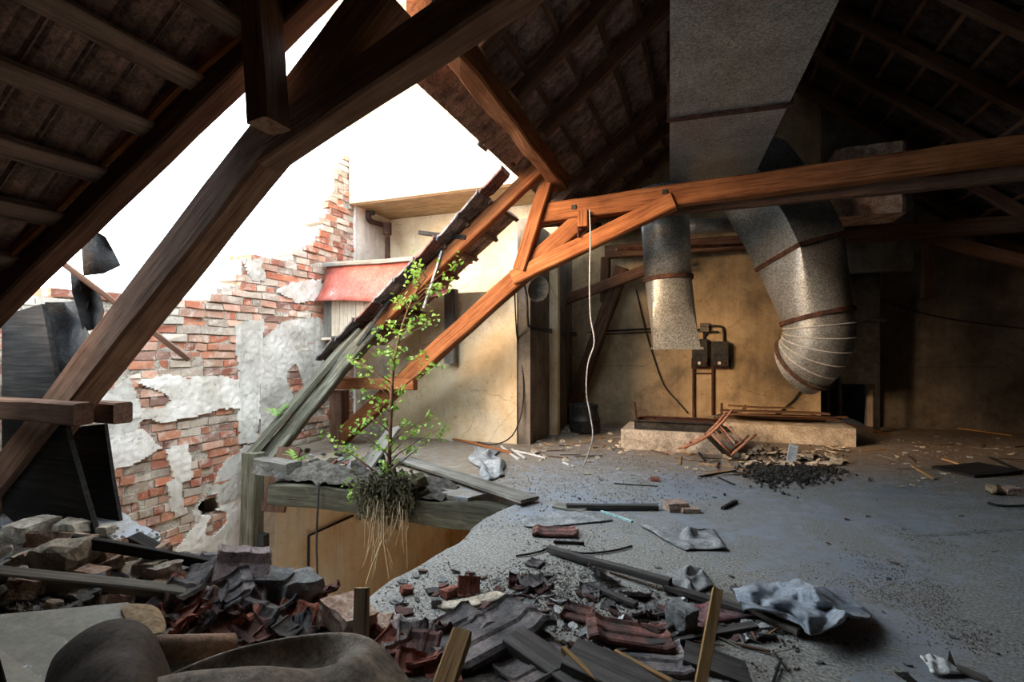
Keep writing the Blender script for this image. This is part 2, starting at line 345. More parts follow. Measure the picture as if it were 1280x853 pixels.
class MB:
    def __init__(s): s.v = []; s.f = []; s.t = []; s.tone = (1, 1, 1)
    def add(s, vs, fs):
        o = len(s.v); s.v += [V(p) for p in vs]
        for f in fs: s.f.append([i + o for i in f]); s.t.append(s.tone)
        return s
    def box(s, lo, hi, mw=None, jit=0):
        vs = [V((x, y, z)) for z in (lo[2], hi[2]) for y in (lo[1], hi[1]) for x in (lo[0], hi[0])]
        if jit: vs = [p + V((R.uniform(-jit, jit), R.uniform(-jit, jit), R.uniform(-jit, jit))) for p in vs]
        if mw: vs = [mw @ p for p in vs]
        return s.add(vs, [(0, 2, 3, 1), (4, 5, 7, 6), (0, 1, 5, 4), (2, 6, 7, 3), (0, 4, 6, 2), (1, 3, 7, 5)])
    def rings(s, rings, closed=True, caps=True):
        n = len(rings[0]); vs = [p for r in rings for p in r]; fs = []
        for k in range(len(rings) - 1):
            for i in range(n if closed else n - 1):
                j = (i + 1) % n
                fs.append((k * n + i, k * n + j, (k + 1) * n + j, (k + 1) * n + i))
        if caps and closed:
            fs.append(tuple(range(n - 1, -1, -1))); b = (len(rings) - 1) * n
            fs.append(tuple(range(b, b + n)))
        return s.add(vs, fs)
    def tube(s, pts, r, n=8, caps=True):
        pts = [V(p) for p in pts]; rr = r if isinstance(r, (list, tuple)) else [r] * len(pts)
        rings = []; ref = None
        for i, p in enumerate(pts):
            t = (pts[min(i + 1, len(pts) - 1)] - pts[max(i - 1, 0)]).normalized()
            if ref is None: ref = t.orthogonal().normalized()
            ref = (ref - t * ref.dot(t)).normalized(); b = t.cross(ref)
            rings.append([p + (ref * math.cos(a) + b * math.sin(a)) * rr[i] for a in [2 * math.pi * k / n for k in range(n)]])
        return s.rings(rings, True, caps)
    def prism(s, pts, vec):
        pts = [V(p) for p in pts]; vec = V(vec); n = len(pts)
        vs = pts + [p + vec for p in pts]
        fs = [tuple(range(n - 1, -1, -1)), tuple(range(n, 2 * n))] + [(i, (i + 1) % n, n + (i + 1) % n, n + i) for i in range(n)]
        return s.add(vs, fs)
    def grid(s, rows, thick=None):
        m = len(rows); n = len(rows[0]); vs = [V(p) for r in rows for p in r]
        fs = [(k * n + i, k * n + i + 1, (k + 1) * n + i + 1, (k + 1) * n + i) for k in range(m - 1) for i in range(n - 1)]
        return s.add(vs, fs)
    def mesh(s, name, mat, smooth=False, off=None, tone=False):
        me = bpy.data.meshes.new(name)
        vs = [p - off for p in s.v] if off else s.v
        me.from_pydata([tuple(p) for p in vs], [], s.f)
        if tone:
            at = me.attributes.new('tone', 'FLOAT_COLOR', 'FACE')
            for i, c in enumerate(s.t): at.data[i].color = (c[0], c[1], c[2], 1)
        me.materials.append(M[mat])
        if smooth: me.polygons.foreach_set('use_smooth', [True] * len(me.polygons))
        me.update(); return me
    def build(s, name, mat, parent=None, mw=None, smooth=False, tone=False, normals=True):
        if mw is None:
            xs = [p.x for p in s.v]; ys = [p.y for p in s.v]; zs = [p.z for p in s.v]
            off = V(((min(xs) + max(xs)) / 2, (min(ys) + max(ys)) / 2, min(zs)))
            me = s.mesh(name, mat, smooth, off, tone); mw = Matrix.Translation(off)
        else: me = s.mesh(name, mat, smooth, None, tone)
        if normals:
            import bmesh
            bm = bmesh.new(); bm.from_mesh(me); bmesh.ops.recalc_face_normals(bm, faces=bm.faces); bm.to_mesh(me); bm.free()
        o = bpy.data.objects.new(name, me)
        return place(o, mw, parent)
def solid(o, t, off=0):
    md = o.modifiers.new('thickness', 'SOLIDIFY'); md.thickness = t; md.offset = off; return o
def subd(o, l=1):
    md = o.modifiers.new('smooth', 'SUBSURF'); md.levels = l; md.render_levels = l; return o
def struct(o): o['kind'] = 'structure'; return o

def frame(p0, p1, up=UP):
    x = (p1 - p0).normalized(); y = up.cross(x)
    if y.length < 1e-4: y = V((0, 1, 0))
    y.normalize(); z = x.cross(y)
    m = Matrix((x, y, z)).transposed().to_4x4(); m.translation = p0; return m
def beammesh(L, w, h, wob=0.006, ch=None, seg=None, sag=0, ragged=0):
    mb = MB(); ch = ch if ch is not None else min(w, h) * 0.09
    seg = seg or max(2, int(L / 0.25)); sx = R.uniform(0, 99); rings = []
    pro = [(-w / 2, -h / 2 + ch), (-w / 2 + ch, -h / 2), (w / 2 - ch, -h / 2), (w / 2, -h / 2 + ch), (w / 2, h / 2 - ch), (w / 2 - ch, h / 2), (-w / 2 + ch, h / 2), (-w / 2, h / 2 - ch)]
    for k in range(seg + 1):
        x = L * k / seg; r = []
        for i, (a, b) in enumerate(pro):
            q = noise.noise_vector(V((x * 1.7 + sx, a * 4, b * 4))) * wob * 2
            xx = x
            if ragged and k == seg: xx += R.uniform(-ragged, ragged)
            r.append(V((xx, a + q.y, b + q.z - sag * math.sin(math.pi * k / seg))))
        rings.append(r)
    return mb.rings(rings)
def beam(name, p0, p1, w, h, mat, parent=None, up=UP, **kw):
    p0, p1 = V(p0), V(p1)
    return beammesh((p1 - p0).length, w, h, **kw).build(name, mat, parent, frame(p0, p1, up))
def cable(name, pts, r, mat, parent=None, n=6, sm=4):
    pts = [V(p) for p in pts]; out = []
    for i in range(len(pts) - 1):
        p0, p1, p2, p3 = pts[max(i - 1, 0)], pts[i], pts[i + 1], pts[min(i + 2, len(pts) - 1)]
        for k in range(sm):
            t = k / sm
            out.append(0.5 * ((2 * p1) + (p2 - p0) * t + (2 * p0 - 5 * p1 + 4 * p2 - p3) * t * t + (3 * p1 - p0 - 3 * p2 + p3) * t ** 3))
    out.append(pts[-1])
    return MB().tube(out, r, n).build(name, mat, parent, smooth=True)
def inst(name, me, mw, label=None, cat=None, group=None, parent=None):
    return props(place(bpy.data.objects.new(name, me), mw, parent), label, cat, group)
def pose(p, yaw=0, tx=0, ty=0, s=1):
    sc = s if isinstance(s, (tuple, list)) else (s, s, s)
    return Matrix.Translation(p) @ Euler((tx, ty, yaw)).to_matrix().to_4x4() @ Matrix.Diagonal((*sc, 1))

# ------------------------------------------------------------------ floor
def make_floor():
    import bmesh
    from mathutils.geometry import delaunay_2d_cdt
    hp = []
    n = len(HOLE)
    for i in range(n - 1):
        a, b = V((*HOLE[i], 0)), V((*HOLE[i + 1], 0)); k = max(1, int((b - a).length / 0.07))
        for j in range(k):
            p = a.lerp(b, j / k); q = noise.noise_vector(p * 3.1) * 0.05 + noise.noise_vector(p * 11) * 0.02
            if p.x > -6.05: p = p + V((q.x, q.y, 0))
            hp.append(p)
    hp.append(V((-6.1, 5.6, 0)))
    outline = [V((-6.1, -2.2, 0)), V((9, -2.2, 0)), V((9, 13.6, 0)), V((-6.1, 13.6, 0))] + list(reversed(hp))
    m = len(outline)
    P2 = [(p.x, p.y) for p in outline]
    r = delaunay_2d_cdt([V(p) for p in P2], [(i, (i + 1) % m) for i in range(m)], [], 0, 1e-5)
    bm = bmesh.new()
    vs = [bm.verts.new((p.x, p.y, 0)) for p in r[0]]
    for f in r[2]:
        c = sum((r[0][i] for i in f), V((0, 0))) / len(f)
        if inpoly(c.x, c.y, P2): bm.faces.new([vs[i] for i in f])
    rr = bmesh.ops.extrude_face_region(bm, geom=list(bm.faces))
    for v in [e for e in rr['geom'] if isinstance(e, bmesh.types.BMVert)]:
        q = noise.noise_vector(v.co * 5)
        v.co.z -= 0.2
        if -5.9 < v.co.x < -1.4 and 2 < v.co.y < 5.4: v.co += V((q.x, q.y, q.z)) * 0.05
    bmesh.ops.recalc_face_normals(bm, faces=bm.faces)
    me = bpy.data.meshes.new('floor'); bm.to_mesh(me); bm.free(); me.materials.append(M['floor'])
    o = bpy.data.objects.new('floor', me); place(o, Matrix.Identity(4)); struct(o)
make_floor()

# ------------------------------------------------------------------ walls
RX, RZ0, RK = 1.0, 5.9, 0.83          # ridge x, left slope z = RZ0 + RK*x (tile underside)
def roofz(x): return RZ0 + RK * x if x < RX else RZ0 + RK * RX - RK * (x - RX)
def gable(x0, x1, y, t, z0=0, dz=0.06):
    xs = [x0] + ([RX] if x0 < RX < x1 else []) + [x1]
    pts = [V((x0, y, z0)), V((x1, y, z0))] + [V((x, y, max(z0 + .05, roofz(x) + dz))) for x in reversed(xs)]
    return MB().prism(pts, (0, t, 0))
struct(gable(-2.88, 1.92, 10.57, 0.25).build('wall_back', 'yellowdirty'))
struct(gable(3.05, 8.4, 12.2, 0.25).build('wall_back_right', 'greybrown'))
struct(MB().box((-6.5, -2.3, 0), (-6.1, 2.0, 2.15)).build('wall_left_near', 'mortar'))
struct(MB().box((1.92, 10.82, 0), (2.1, 13.6, 4.9)).build('wall_passage_left', 'blackwood'))
struct(MB().box((3.05, 12.45, 0), (3.25, 13.6, 4.0)).build('wall_passage_right', 'blackwood'))
struct(MB().box((1.9, 13.4, 0), (3.3, 13.6, 4.5)).build('wall_passage_end', 'blackwood'))
struct(gable(1.92, 3.05, 12.2, 0.25, 2.3).build('wall_over_passage', 'greybrown'))
struct(gable(1.92, 3.3, 10.57, 0.23, 2.9).build('wall_over_opening', 'greybrown'))
struct(MB().box((-2.88, 7.83, 0), (-2.66, 10.57, 3.66)).build('wall_inner', 'greybrown'))
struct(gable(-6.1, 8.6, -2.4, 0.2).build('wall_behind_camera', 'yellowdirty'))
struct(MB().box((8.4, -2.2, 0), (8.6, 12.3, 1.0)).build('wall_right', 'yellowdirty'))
# tall neighbouring wall, lit by the sun above the roof
wf = MB()
wf.box((-5.27, 7.80, 0), (-2.88, 8.0, 2.5))
wf.box((-6.1, 7.80, 2.0), (-5.27, 8.0, 2.5))
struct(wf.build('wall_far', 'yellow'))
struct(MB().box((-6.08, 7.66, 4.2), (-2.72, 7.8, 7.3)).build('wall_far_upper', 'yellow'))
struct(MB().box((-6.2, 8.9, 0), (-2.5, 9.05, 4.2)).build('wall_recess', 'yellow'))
struct(MB().box((-6.08, 7.8, 4.2), (-2.5, 8.9, 4.3)).build('trim_1', 'soffit'))
struct(MB().box((-6.2, 7.8, 0), (-6.05, 8.9, 4.2)).build('wall_recess_side', 'plastergrey'))
cm = MB(); cm.box((-6.3, 7.3, 7.3), (-1.5, 8.2, 7.45)); cm.box((-6.4, 7.15, 7.45), (-1.5, 8.2, 7.6)); cm.box((-6.5, 7.0, 7.6), (-1.5, 8.2, 7.66))
struct(cm.build('trim_2', 'yellow'))
struct(MB().box((-5.27, 7.55, 0), (-5.2, 7.8, 0.12)).box((-6.0, 7.75, 0), (-5.27, 8.0, 0.16)).build('trim_3', 'mortar'))
# lower room seen through the hole
struct(MB().box((-6.3, 11.4, -3.6), (2, 11.6, -0.2)).build('wall_lower_back', 'ochre'))
struct(MB().box((-6.3, 5.42, -3.6), (-6.1, 11.4, -0.2)).build('wall_lower_left', 'ochrelit'))
struct(MB().box((2, -1, -3.6), (2.2, 11.6, -0.2)).build('wall_lower_right', 'ochre'))
struct(MB().box((-6.3, -1.2, -3.6), (2, -1, -0.2)).build('wall_lower_front', 'ochre'))
struct(MB().box((-6.3, -1.2, -3.8), (2.2, 11.6, -3.6)).build('floor_lower', 'plasterwhite'))  # unseen floor, coloured white to bounce light onto the lower walls
struct(MB().box((-6.1, 8.0, -0.2), (-2.9, 13.5, -0.19)).build('ceiling_lower', 'ochre'))

# ------------------------------------------------------------------ brick wall
BX = -6.1
def brickwall():
    top = [(-30, 366), (60, 364), (100, 356), (132, 362), (176, 372), (212, 378), (218, 372), (262, 368), (264, 356), (284, 352), (300, 350), (301, 320), (330, 315), (345, 321), (365, 318), (366, 310), (384, 300), (396, 288), (402, 272), (412, 250), (415, 246), (416, 206), (437, 192)]
    prof = sorted((onx(px, py, BX).y, onx(px, py, BX).z) for px, py in top)
    def topz(y):
        if y <= prof[0][0]: return prof[0][1]
        for (a, za), (b, zb) in zip(prof, prof[1:]):
            if a <= y <= b: return za + (zb - za) * (y - a) / max(b - a, 1e-6)
        return prof[-1][1]
    YZ = lambda pts: [(onx(a, b, BX).y, onx(a, b, BX).z) for a, b in pts]
    hole1 = YZ([(246, 634), (256, 622), (270, 616), (275, 634), (264, 645), (249, 645)])
    hy0, hy1 = min(a for a, b in hole1), max(a for a, b in hole1); hz0, hz1 = min(b for a, b in hole1), max(b for a, b in hole1)
    core = MB(); dark = MB()
    n = 60; y0, y1 = 2.0, 7.78
    for k in range(n):
        a, b = y0 + (y1 - y0) * k / n, y0 + (y1 - y0) * (k + 1) / n
        if hy0 - .03 < (a + b) / 2 < hy1 + .03:
            core.box((BX - 0.45, a, -3.6), (BX - 0.012, b, hz0)); core.box((BX - 0.45, a, hz1), (BX - 0.012, b, min(topz(a), topz(b)) - 0.06)); dark.box((BX - 0.45, a, hz0), (BX - 0.36, b, hz1)); continue
        core.box((BX - 0.45, a, -3.6), (BX - 0.012, b, min(topz(a), topz(b)) - 0.06))
    wall = core.build('wall_left', 'mortar'); struct(wall); dark.build('wall_cavity', 'blackwood', wall)  # black back plate, shade inside the hole put into its colour
    bk = MB(); dz = 0.108
    zone_soldier = YZ([(140, 650), (285, 600), (240, 700), (150, 720)])
    row = 0; z = -1.3
    pal = [(0.42, 0.15, 0.085), (0.48, 0.2, 0.115), (0.34, 0.125, 0.08), (0.44, 0.25, 0.17), (0.52, 0.29, 0.2), (0.29, 0.16, 0.12), (0.42, 0.33, 0.25), (0.55, 0.46, 0.36), (0.45, 0.36, 0.28)]
    while z < 5.2:
        y = y0 + R.uniform(-0.2, 0); head = row % 2
        while y < y1:
            L = R.uniform(0.25, 0.34) if R.random() < 0.6 else R.uniform(0.14, 0.19)
            yc = y + L / 2; lim = topz(yc) + noise.noise(V((yc * 3, z * 3, 0))) * 0.05
            if z + dz < lim and R.random() > 0.02:
                near_top = lim - z < 0.3
                if yc > 5.4 and z < -0.15: y += L; continue
                out = R.uniform(-0.010, 0.016) + (R.uniform(-0.02, 0.03) if near_top else 0)
                if not inpoly(yc, z + dz / 2, hole1):
                    c = R.choice(pal); k = R.uniform(0.75, 1.15)
                    if near_top and R.random() < 0.4: c = (0.48, 0.42, 0.35)
                    bk.tone = tuple(x * k for x in c)
                    j = 0.010
                    bk.box((BX - 0.12 - (0.28 if near_top else 0), y + 0.009, z + 0.012), (BX + out, y + L - 0.008, z + dz - 0.010), jit=j)
            y += L
        z += dz; row += 1
    o = bk.build('brick_courses', 'brick', wall, tone=True, normals=False)
    # plaster left on the wall, in irregular crusts
    def crust(name, mat, polys, t, edge=0.10, cell=0.022, seed=0):
        mb = MB(); idx = {}; cells = []
        P = [YZ(p) for p in polys]
        ys = [a for p in P for a, b in p]; zs = [b for p in P for a, b in p]
        ny = int((max(ys) - min(ys)) / cell) + 2; nz = int((max(zs) - min(zs)) / cell) + 2
        def inside(i, j):
            y = min(ys) + i * cell; z = min(zs) + j * cell
            q = noise.noise_vector(V((y * 2.3 + seed, z * 2.3, seed))) * edge + noise.noise_vector(V((y * 8, z * 8, seed + 5))) * edge * 0.45
            if noise.noise(V((y * 1.5, z * 1.5, seed + 9))) < -0.42: return False
            if z > topz(y) - 0.05 or inpoly(y, z, hole1): return False
            return any(inpoly(y + q.x, z + q.y, p) for p in P)
        C = {(i, j) for i in range(ny) for j in range(nz) if inside(i, j)}
        def vert(i, j, f):
            k = (i, j, f)
            if k not in idx:
                y = min(ys) + i * cell - cell / 2; z = min(zs) + j * cell - cell / 2
                q = noise.noise_vector(V((y * 9, z * 9, seed)))
                d = t + noise.noise(V((y * 3, z * 3, seed))) * 0.012 + noise.noise(V((y * 14, z * 14, seed))) * 0.006
                mb.v.append(V((BX + (d if f else -0.03), y + q.x * cell * 0.35, z + q.y * cell * 0.35))); idx[k] = len(mb.v) - 1
            return idx[k]
        for (i, j) in C:
            mb.f.append([vert(i, j, 1), vert(i + 1, j, 1), vert(i + 1, j + 1, 1), vert(i, j + 1, 1)]); mb.t.append((1, 1, 1))
            for (di, dj, a, b) in ((-1, 0, (0, 0), (0, 1)), (1, 0, (1, 0), (1, 1)), (0, -1, (0, 0), (1, 0)), (0, 1, (0, 1), (1, 1))):
                if (i + di, j + dj) not in C:
                    p, q = (i + a[0], j + a[1]), (i + b[0], j + b[1])
                    mb.f.append([vert(*p, 1), vert(*q, 1), vert(*q, 0), vert(*p, 0)]); mb.t.append((1, 1, 1))
        if mb.f: mb.build(name, mat, wall, smooth=False)
    crust('plaster_patch', 'plasterwhite', [[(160, 478), (215, 470), (296, 474), (298, 512), (240, 520), (205, 528), (150, 524)], [(205, 560), (235, 552), (236, 600), (218, 606)], [(128, 545), (175, 540), (200, 560), (170, 580), (130, 590)]], 0.03, 0.06, seed=1)
    crust('plaster_patch', 'plastergrey', [[(120, 500), (160, 470), (180, 520), (165, 550), (118, 560)], [(296, 405), (326, 400), (328, 440), (322, 520), (318, 556), (297, 556)]], 0.028, 0.05, seed=3)
    crust('plaster_patch', 'plastergrey', [[(325, 425), (352, 402), (400, 398), (410, 440), (380, 500), (340, 560), (316, 590), (296, 580), (300, 556), (322, 555)], [(345, 362), (365, 352), (400, 350), (400, 376), (370, 378)]], 0.022, 0.06, seed=8)
    crust('plaster_patch', 'plasterwhite', [[(218, 690), (240, 660), (275, 612), (330, 580), (345, 620), (340, 740), (215, 740)]], 0.02, 0.05, seed=12)
    crust('plaster_patch', 'plastergrey', [[(240, 640), (285, 575), (325, 550), (330, 600), (280, 630), (250, 660)], [(305, 322), (328, 318), (330, 350), (312, 352)], [(205, 600), (222, 598), (228, 640), (212, 640)]], 0.02, 0.07, seed=14)
brickwall()

# ------------------------------------------------------------------ roofs
def nrm(left): return V((-RK, 0, 1)).normalized() if left else V((RK, 0, 1)).normalized()
def roofpt(x, y, d=0):
    p = V((x, y, roofz(x))); return p + nrm(x < RX) * d
G = 0.345     # tile gauge measured along x
def tilefield(name, inside, x0, x1, y0, y1, mat='tileunder'):
    """courses of interlocking tiles, each a thin tilted slab with a rolled edge"""
    mb = MB(); left = (x0 + x1) / 2 < RX
    n = nrm(left); dirx = V((1, 0, RK)).normalized() if left else V((1, 0, -RK)).normalized()
    x = x0
    while x < x1 - 0.02:
        y = y0 + R.uniform(0, 0.05)
        while y < y1:
            xc, yc = x + G / 2, y + 0.11
            if inside(xc, yc):
                w = 0.222; L = G / abs(dirx.x) if True else 0
                lift = 0.018 + R.uniform(-0.002, 0.006)
                b = V((x, y, roofz(x))) + n * 0.02
                xe = min(x + G * 1.08, RX if left else 99)
                Lx = (xe - x) / dirx.x
                lo, hi = (lift, 0.0) if left else (0.0, lift)
                rs = []
                for (s, dd) in ((0, lo), (Lx, hi)):
                    c = b + dirx * s + n * dd
                    pr = [(0, 0), (0.02, 0.018), (0.04, 0), (0.1, -0.004), (0.12, 0.006), (0.14, -0.004), (w - 0.03, 0), (w - 0.012, 0.016), (w, 0)]
                    q = R.uniform(-0.004, 0.004)
                    rs.append([c + V((0, a, 0)) + n * (e + q) for a, e in pr] + [c + V((0, a, 0)) + n * (e + q + 0.016) for a, e in reversed(pr)])
                mb.rings(rs)
            y += 0.225
        x += G
    o = mb.build(name, mat); struct(o); return o
edgeA = [(-6.4, 1.80), (-4.66, 2.12), (-2.29, 2.78), (-1.93, 2.86)]
def edge_y(x):
    for (a, ya), (b, yb) in zip(edgeA, edgeA[1:]):
        if a <= x <= b: return ya + (yb - ya) * (x - a) / (b - a)
    return edgeA[-1][1]
def inA(x, y): return y < edge_y(x) + 0.02
def inC(x, y): return 4.55 + 0.1 * math.sin(x * 40) < y
tilefield('ceiling_left_near', inA, RX - G * 21, RX - G * 8.5, -2.2, 2.9)
tilefield('ceiling_left', lambda x, y: (x > -1.95 or (x > -2.6 and y > 4.05 + .12 * math.sin(x * 23))), -2.42, RX, -2.2, 12.2)
tilefield('ceiling_left_far', lambda x, y: x < -2.7, RX - G * 18, RX - G * 10.5, 6.42, 7.55)
tilefield('ceiling_right', lambda x, y: True, RX, RX + G * 22, -2.2, 12.2, 'tileshade')
# felt and boarding that shuts the light out above the tiles
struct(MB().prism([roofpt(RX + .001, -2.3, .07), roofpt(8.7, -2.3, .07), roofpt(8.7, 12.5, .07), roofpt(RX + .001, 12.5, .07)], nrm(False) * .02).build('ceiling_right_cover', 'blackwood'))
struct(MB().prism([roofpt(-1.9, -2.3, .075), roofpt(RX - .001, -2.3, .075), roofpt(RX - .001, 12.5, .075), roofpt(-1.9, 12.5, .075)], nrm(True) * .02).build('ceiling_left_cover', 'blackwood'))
struct(MB().prism([roofpt(-6.2, -2.3, .085), roofpt(-1.9, -2.3, .085), roofpt(-1.95, 2.85, .085), roofpt(-2.4, 2.72, .085), roofpt(-6.2, 1.82, .085)], nrm(True) * .02).build('ceiling_left_near_cover', 'blackwood'))

def onroof_beam(name, xa, ya, xb, yb, w, h, mat, drop, lab, cat, grp=None, **kw):
    n = nrm((xa + xb) / 2 < RX)
    return props(beam(name, roofpt(xa, ya, -drop - h / 2), roofpt(xb, yb, -drop - h / 2), w, h, mat, up=n, **kw), lab, cat, grp)
# battens along the building
x = RX - G * 19; i = 0
while x < RX - 0.1:
    if x < -2.1:
        ya = edge_y(x) - 0.02
        onroof_beam('roof_batten', x, -2.2, x, ya, 0.13, 0.06, 'battenwood', 0.0, 'brown tile batten under the near left roof slope', 'batten', 'tile battens of the near left slope')
        if x > -2.45:
            onroof_beam('roof_batten', x, 4.2, x, 12.15, 0.06, 0.04, 'timberdark', 0.0, 'dark tile batten in the shade of the remaining left roof slope', 'batten', 'tile battens of the remaining left slope')
        elif x > -5.2 and x < -2.7:
            onroof_beam('roof_batten', x, 6.45, x, 7.55, 0.06, 0.04, 'timberdark', 0.0, 'short tile batten in the strip of roof beside the yellow wall', 'batten', 'short tile battens by the yellow wall')
    else:
        onroof_beam('roof_batten', x, -2.2, x, 12.15, 0.06, 0.04, 'timberdark', 0.0, 'dark tile batten in the shade of the remaining left roof slope', 'batten', 'tile battens of the remaining left slope')
    x += G
x = RX + G
while x < 7.5:
    onroof_beam('roof_batten', x, -2.2, x, 12.15, 0.06, 0.04, 'timberdark', 0.0, 'dark tile batten under the right roof slope', 'batten', 'tile battens of the right slope')
    x += G
# rafters
for y in (-0.9, 0.1, 1.1):
    onroof_beam('roof_rafter', -6.15, y, RX - .05, y, 0.13, 0.15, 'timberdark', 0.045, 'thick rafter near the camera under the left slope', 'rafter', 'near left rafters')
for y in (2.1, 3.1, 4.1, 5.05, 6.0, 7.9, 8.9, 9.9):
    x0 = -1.95 if y < 7 else -2.5
    onroof_beam('roof_rafter', x0, y, RX - .05, y, 0.12, 0.15, 'timberdark', 0.045, 'dark rafter of the left slope above the lit purlin', 'rafter', 'upper left rafters')
for y in (-0.9, 0.2, 1.3, 2.4, 3.5, 4.6, 5.7, 6.85, 7.95, 9.05, 10.15, 11.3):
    onroof_beam('roof_rafter', RX + .05, y, 7.6, y, 0.12, 0.15, 'timberdark', 0.045, 'dark rafter under the right roof slope', 'rafter', 'rafters of the right slope')
# broken edge of the near left roof: heavy edge rafters
props(beam('edge_rafter', roofpt(-5.9, 1.86, -0.10), roofpt(-1.6, 2.82, -0.10), 0.17, 0.18, 'timberdark', up=nrm(True)), 'heavy rafter along the broken edge of the near left roof, above the strip of sky', 'rafter')
props(beam('edge_board', roofpt(-4.5, 2.06, -.02), roofpt(-2.8, 2.44, -.02), 0.035, 0.05, 'timber', up=nrm(True), ragged=.05, wob=.012), 'thin splintered board on the edge rafter of the near left roof, catching orange light', 'board')

# ------------------------------------------------------------------ trusses
T1, T2, T3 = 2.72, 6.83, 10.3
t1 = thing('roof_truss', 'near roof truss of massive dark beams crossing the upper left corner', 'roof truss', (-5.5, T1, 0))
beam('strut', ony(-40, 664, T1), ony(488, -8, T1), 0.25, 0.28, 'timbermid', t1)
beam('brace', ony(318, 200, T1 - .02), ony(760, -100, T1 - .02), 0.22, 0.25, 'timbermid', t1)
p = ony(336, 158, T1 - .3); beam('post', p, ony(322, -60, T1 - .3), 0.16, 0.21, 'timbermid', t1, up=V((0, 1, 0)))
beam('clamp_beam', onx(-110, 518, -5.6) * 0 + V((-6.0, T1 - .24, 1.03)), V((-4.42, T1 - .24, 1.03)), 0.14, 0.165, 'timberdark', t1)
beam('clamp_beam', V((-6.0, T1 + .24, 0.97)), V((-4.74, T1 + .24, 0.97)), 0.16, 0.18, 'timberdark', t1)

t2 = thing('roof_truss', 'middle roof truss with orange lit collar beam, strut and brace', 'roof truss', (-5.4, T2, 0))
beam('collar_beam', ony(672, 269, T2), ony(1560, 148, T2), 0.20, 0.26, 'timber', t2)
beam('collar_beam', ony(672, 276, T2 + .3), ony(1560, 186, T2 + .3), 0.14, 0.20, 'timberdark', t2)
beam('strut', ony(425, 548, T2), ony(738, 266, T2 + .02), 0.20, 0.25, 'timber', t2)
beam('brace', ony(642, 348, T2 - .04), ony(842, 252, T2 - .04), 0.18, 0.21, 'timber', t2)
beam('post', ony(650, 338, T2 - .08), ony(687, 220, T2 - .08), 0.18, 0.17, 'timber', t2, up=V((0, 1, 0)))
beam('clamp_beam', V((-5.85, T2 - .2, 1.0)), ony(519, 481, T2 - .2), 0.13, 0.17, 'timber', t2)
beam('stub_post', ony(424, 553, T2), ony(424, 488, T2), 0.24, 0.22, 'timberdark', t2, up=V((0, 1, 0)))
for px, py in ((717, 259), (831, 240)):
    q = ony(px, py, T2 - .105); MB().box(q - V((.03, .012, .03)), q + V((.03, .01, .03))).build('bolt_head', 'darkmetal', t2)
q = ony(730, 274, T2 - .12)
beam('hanging_block', q + V((0, 0, -.11)), q + V((0, 0, .1)), 0.14, 0.14, 'timber', t2, up=V((0, 1, 0)))
MB().box(q + V((-.08, -.06, -.24)), q + V((-.06, 0, -.1))).build('iron_strap', 'rust', t2)

t3 = thing('roof_truss', 'far roof truss in the dark in front of the back wall', 'roof truss', (-2.6, T3, 0))
beam('collar_beam', V((-1.9, T3, 3.5)), V((4.6, T3, 3.5)), 0.2, 0.25, 'timberdark', t3)
beam('strut', ony(709, 528, T3), ony(778, 335, T3), 0.26, 0.26, 'timberdark', t3, up=V((0, 1, 0)))
beam('brace', ony(700, 378, T3 - .15), ony(850, 322, T3 - .15), 0.16, 0.2, 'timberdark', t3)
beam('brace', ony(1130, 290, T3 + .2), ony(1310, 335, T3 + .2), 0.16, 0.2, 'timberdark', t3)
beam('post', V((3.5, T3 + .25, 3.3)), V((3.5, T3 + .25, 2.4)), 0.2, 0.18, 'timberdark', t3, up=V((0, 1, 0)))
beam('post', V((-1.9, T3, 3.4)), V((-1.9, T3, 2.5)), 0.18, 0.18, 'timberdark', t3, up=V((0, 1, 0)))

# purlin lying on the post, weathered edge rafters, roof edge
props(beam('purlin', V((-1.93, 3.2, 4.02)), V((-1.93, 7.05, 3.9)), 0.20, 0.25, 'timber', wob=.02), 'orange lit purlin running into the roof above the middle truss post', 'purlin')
props(beam('purlin', V((-2.0, 8.1, 3.9)), V((-2.0, 10.5, 3.9)), 0.18, 0.2, 'timberdark'), 'dark purlin above the inner wall at the back', 'purlin')
props(beam('roof_pole', W(462, 20, 5.0), W(642, 207, 6.75), 0.055, 0.05, 'timberdark'), 'thin loose batten spanning the gap left of the roof tiles, against the bright wall', 'batten')
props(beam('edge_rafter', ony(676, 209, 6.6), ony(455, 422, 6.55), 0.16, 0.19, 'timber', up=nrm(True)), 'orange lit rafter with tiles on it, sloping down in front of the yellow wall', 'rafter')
props(beam('broken_rafter', ony(470, 408, 6.5), ony(331, 576, 5.45), 0.22, 0.2, 'mosswood', up=nrm(True), wob=.02, ragged=.04), 'mossy log-like broken rafter sloping down to the hole edge', 'rafter')
props(beam('weathered_plank', ony(447, 412, 6.42), ony(312, 570, 5.3), 0.34, 0.07, 'mosswood', up=V((-.55, -.75, .5)), wob=.008), 'wide weathered grey green plank sloping down left of the broken rafter', 'plank')
props(beam('split_plank', ony(420, 470, 6.25), ony(336, 575, 5.35), 0.10, 0.05, 'mosswood', up=V((.2, -.9, .4)), wob=.02, ragged=.06), 'narrow split plank on the mossy broken rafter', 'plank')
props(beam('hanging_post', V((-5.76, 5.15, -3.6)), ony(317, 566, 5.2), 0.24, 0.2, 'mosswood', up=V((0, 1, 0))), 'mossy post standing upright in the left end of the hole', 'post')
props(beam('charred_post', ony(330, 735, 5.0) + V((0, 0, -1.75)), ony(328, 668, 5.0), 0.13, 0.1, 'blackwood', up=V((0, 1, 0))), 'thin black post in front of the mossy post in the hole', 'post')
beam_l = props(beam('leaning_board', ony(341, 640, 5.1), ony(362, 560, 5.5), 0.3, 0.05, 'timberdark', up=V((.4, -.9, .1))), 'short brown board leaning under the end of the broken rafter', 'board')

